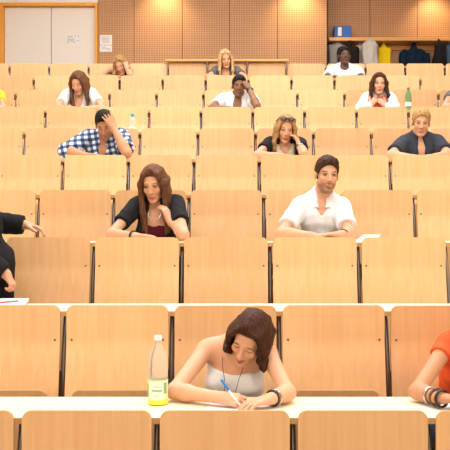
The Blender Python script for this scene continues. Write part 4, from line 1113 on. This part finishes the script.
def garment(name, prims, m, label, cat, hook, h=.012, seed=0, amp=.010, dd=0.0, group='things on the coat hooks'):
    prims = [tuple([p[0], p[1]+np.array((0, dd, 0), dtype=np.float32), (p[2]+np.array((0, dd, 0), dtype=np.float32)) if p[0] == 'cone' else p[2]]+list(p[3:])) for p in prims]
    r_ = np.random.default_rng(seed); ph = r_.uniform(0, 6, 4)
    def post(D, X, Y, Z):
        return D+amp*np.sin(X*42+ph[0]+1.5*np.sin(Z*7+ph[1]))*np.cos(Z*5+ph[2])+amp*.4*np.sin(X*95+ph[3]+Z*9)
    o = iso(name, prims, h, m, None, k=.05, post=post, org=G(*hook), subs=[rbox((0, NICHE+.1, 4), (8, .125, 4), .0, None, .004)])
    return tag(o, label, cat, group)
M_BLKJ = cloth('black_jacket_cloth', (.014, .013, .015)); M_NAVYJ = cloth('navy_jacket_cloth', (.007, .020, .048)); M_GREYJ = cloth('grey_jacket_cloth', (.42, .40, .38)); M_BEIGEB = cloth('beige_canvas', (.56, .46, .34)); M_LTCOAT = cloth('light_coat_cloth', (.60, .57, .52)); M_YEL = cloth('yellow_canvas', (.90, .66, .015)); M_DENIM = cloth('blue_denim', (.10, .17, .27))
def drape(px, w0, w1, y0, y1, y2, th=.055):               # a coat: neck at the hook, shoulders, body narrowing towards the hem
    c = lambda x, y, dd=0: G(x, y, dd)
    return [cone(c(px, y0), c(px, (y0+y1)/2), .03, .045, .03), cone(c(px-w0*.32, y1), c(px+w0*.32, y1), .07, .07, .05),
            cone(c(px-w0*.36, y1+2), c(px-w1*.36, y2), .075, .060, .05), cone(c(px+w0*.36, y1+2), c(px+w1*.36, y2), .075, .060, .05), cone(c(px, y1+1), c(px, y2), .085, .075, .06)]
garment('jacket', drape(337, 11, 13, 43, 47.5, 88), M_GREYJ, 'light grey jacket hung half behind a black one on the coat hooks', 'jacket', (337, 44), seed=1)
garment('jacket', drape(347, 17, 18, 45, 53, 84), M_BLKJ, 'black jacket on the hooks behind the man in the crew-neck tee', 'jacket', (347, 46), seed=2, dd=-.17)
garment('canvas_bag', drape(360.5, 7, 8, 44.5, 50, 82), M_BEIGEB, 'beige bag hanging between the black jacket and the pale coat', 'bag', (360.5, 45), seed=3, amp=.006)
garment('coat', drape(368, 8.5, 9, 43, 48.5, 90), M_LTCOAT, 'pale grey coat hanging beside the yellow bag', 'coat', (368, 44), seed=4, dd=-.20)
yb = [cone(G(383.5, 43.5), G(383.5, 47), .022, .05, .02), rbox(G(384, 57.5), (.085, .035, .125), .02, None, .03), cone(G(379, 50.5), G(389, 50), .035, .035, .03)]
garment('tote_bag', yb, M_YEL, 'bright yellow tote bag on the coat hooks', 'bag', (383.5, 44), seed=5, amp=.006)
nv = [cone(G(414, 44), G(414, 49), .03, .07, .03), ell(G(414, 58), (.21, .09, .16), None, .05), cone(G(404, 56), G(403, 72), .09, .07, .06), cone(G(424, 57), G(426, 74), .09, .07, .06), cone(G(414, 60), G(414, 80), .12, .10, .06)]
garment('jacket', nv, M_NAVYJ, 'wide navy blue jacket bunched on the coat hooks', 'jacket', (414, 45), seed=6, amp=.014)
bk2 = [cone(G(436, 42), G(437, 48), .022, .055, .03), cone(G(437, 50), G(435, 66), .07, .09, .05), cone(G(438, 50), G(441, 78), .06, .09, .05), cone(G(436, 60), G(435, 84), .09, .08, .05)]
garment('jacket', bk2, M_BLKJ, 'black pointed hooded jacket hanging beside the wide navy one', 'jacket', (436, 43), seed=7, dd=-.17)
garment('jacket', drape(449.5, 9, 10, 45, 50.5, 80), M_DENIM, 'faded blue denim jacket at the end of the visible coat hooks', 'jacket', (449.5, 46), seed=8)
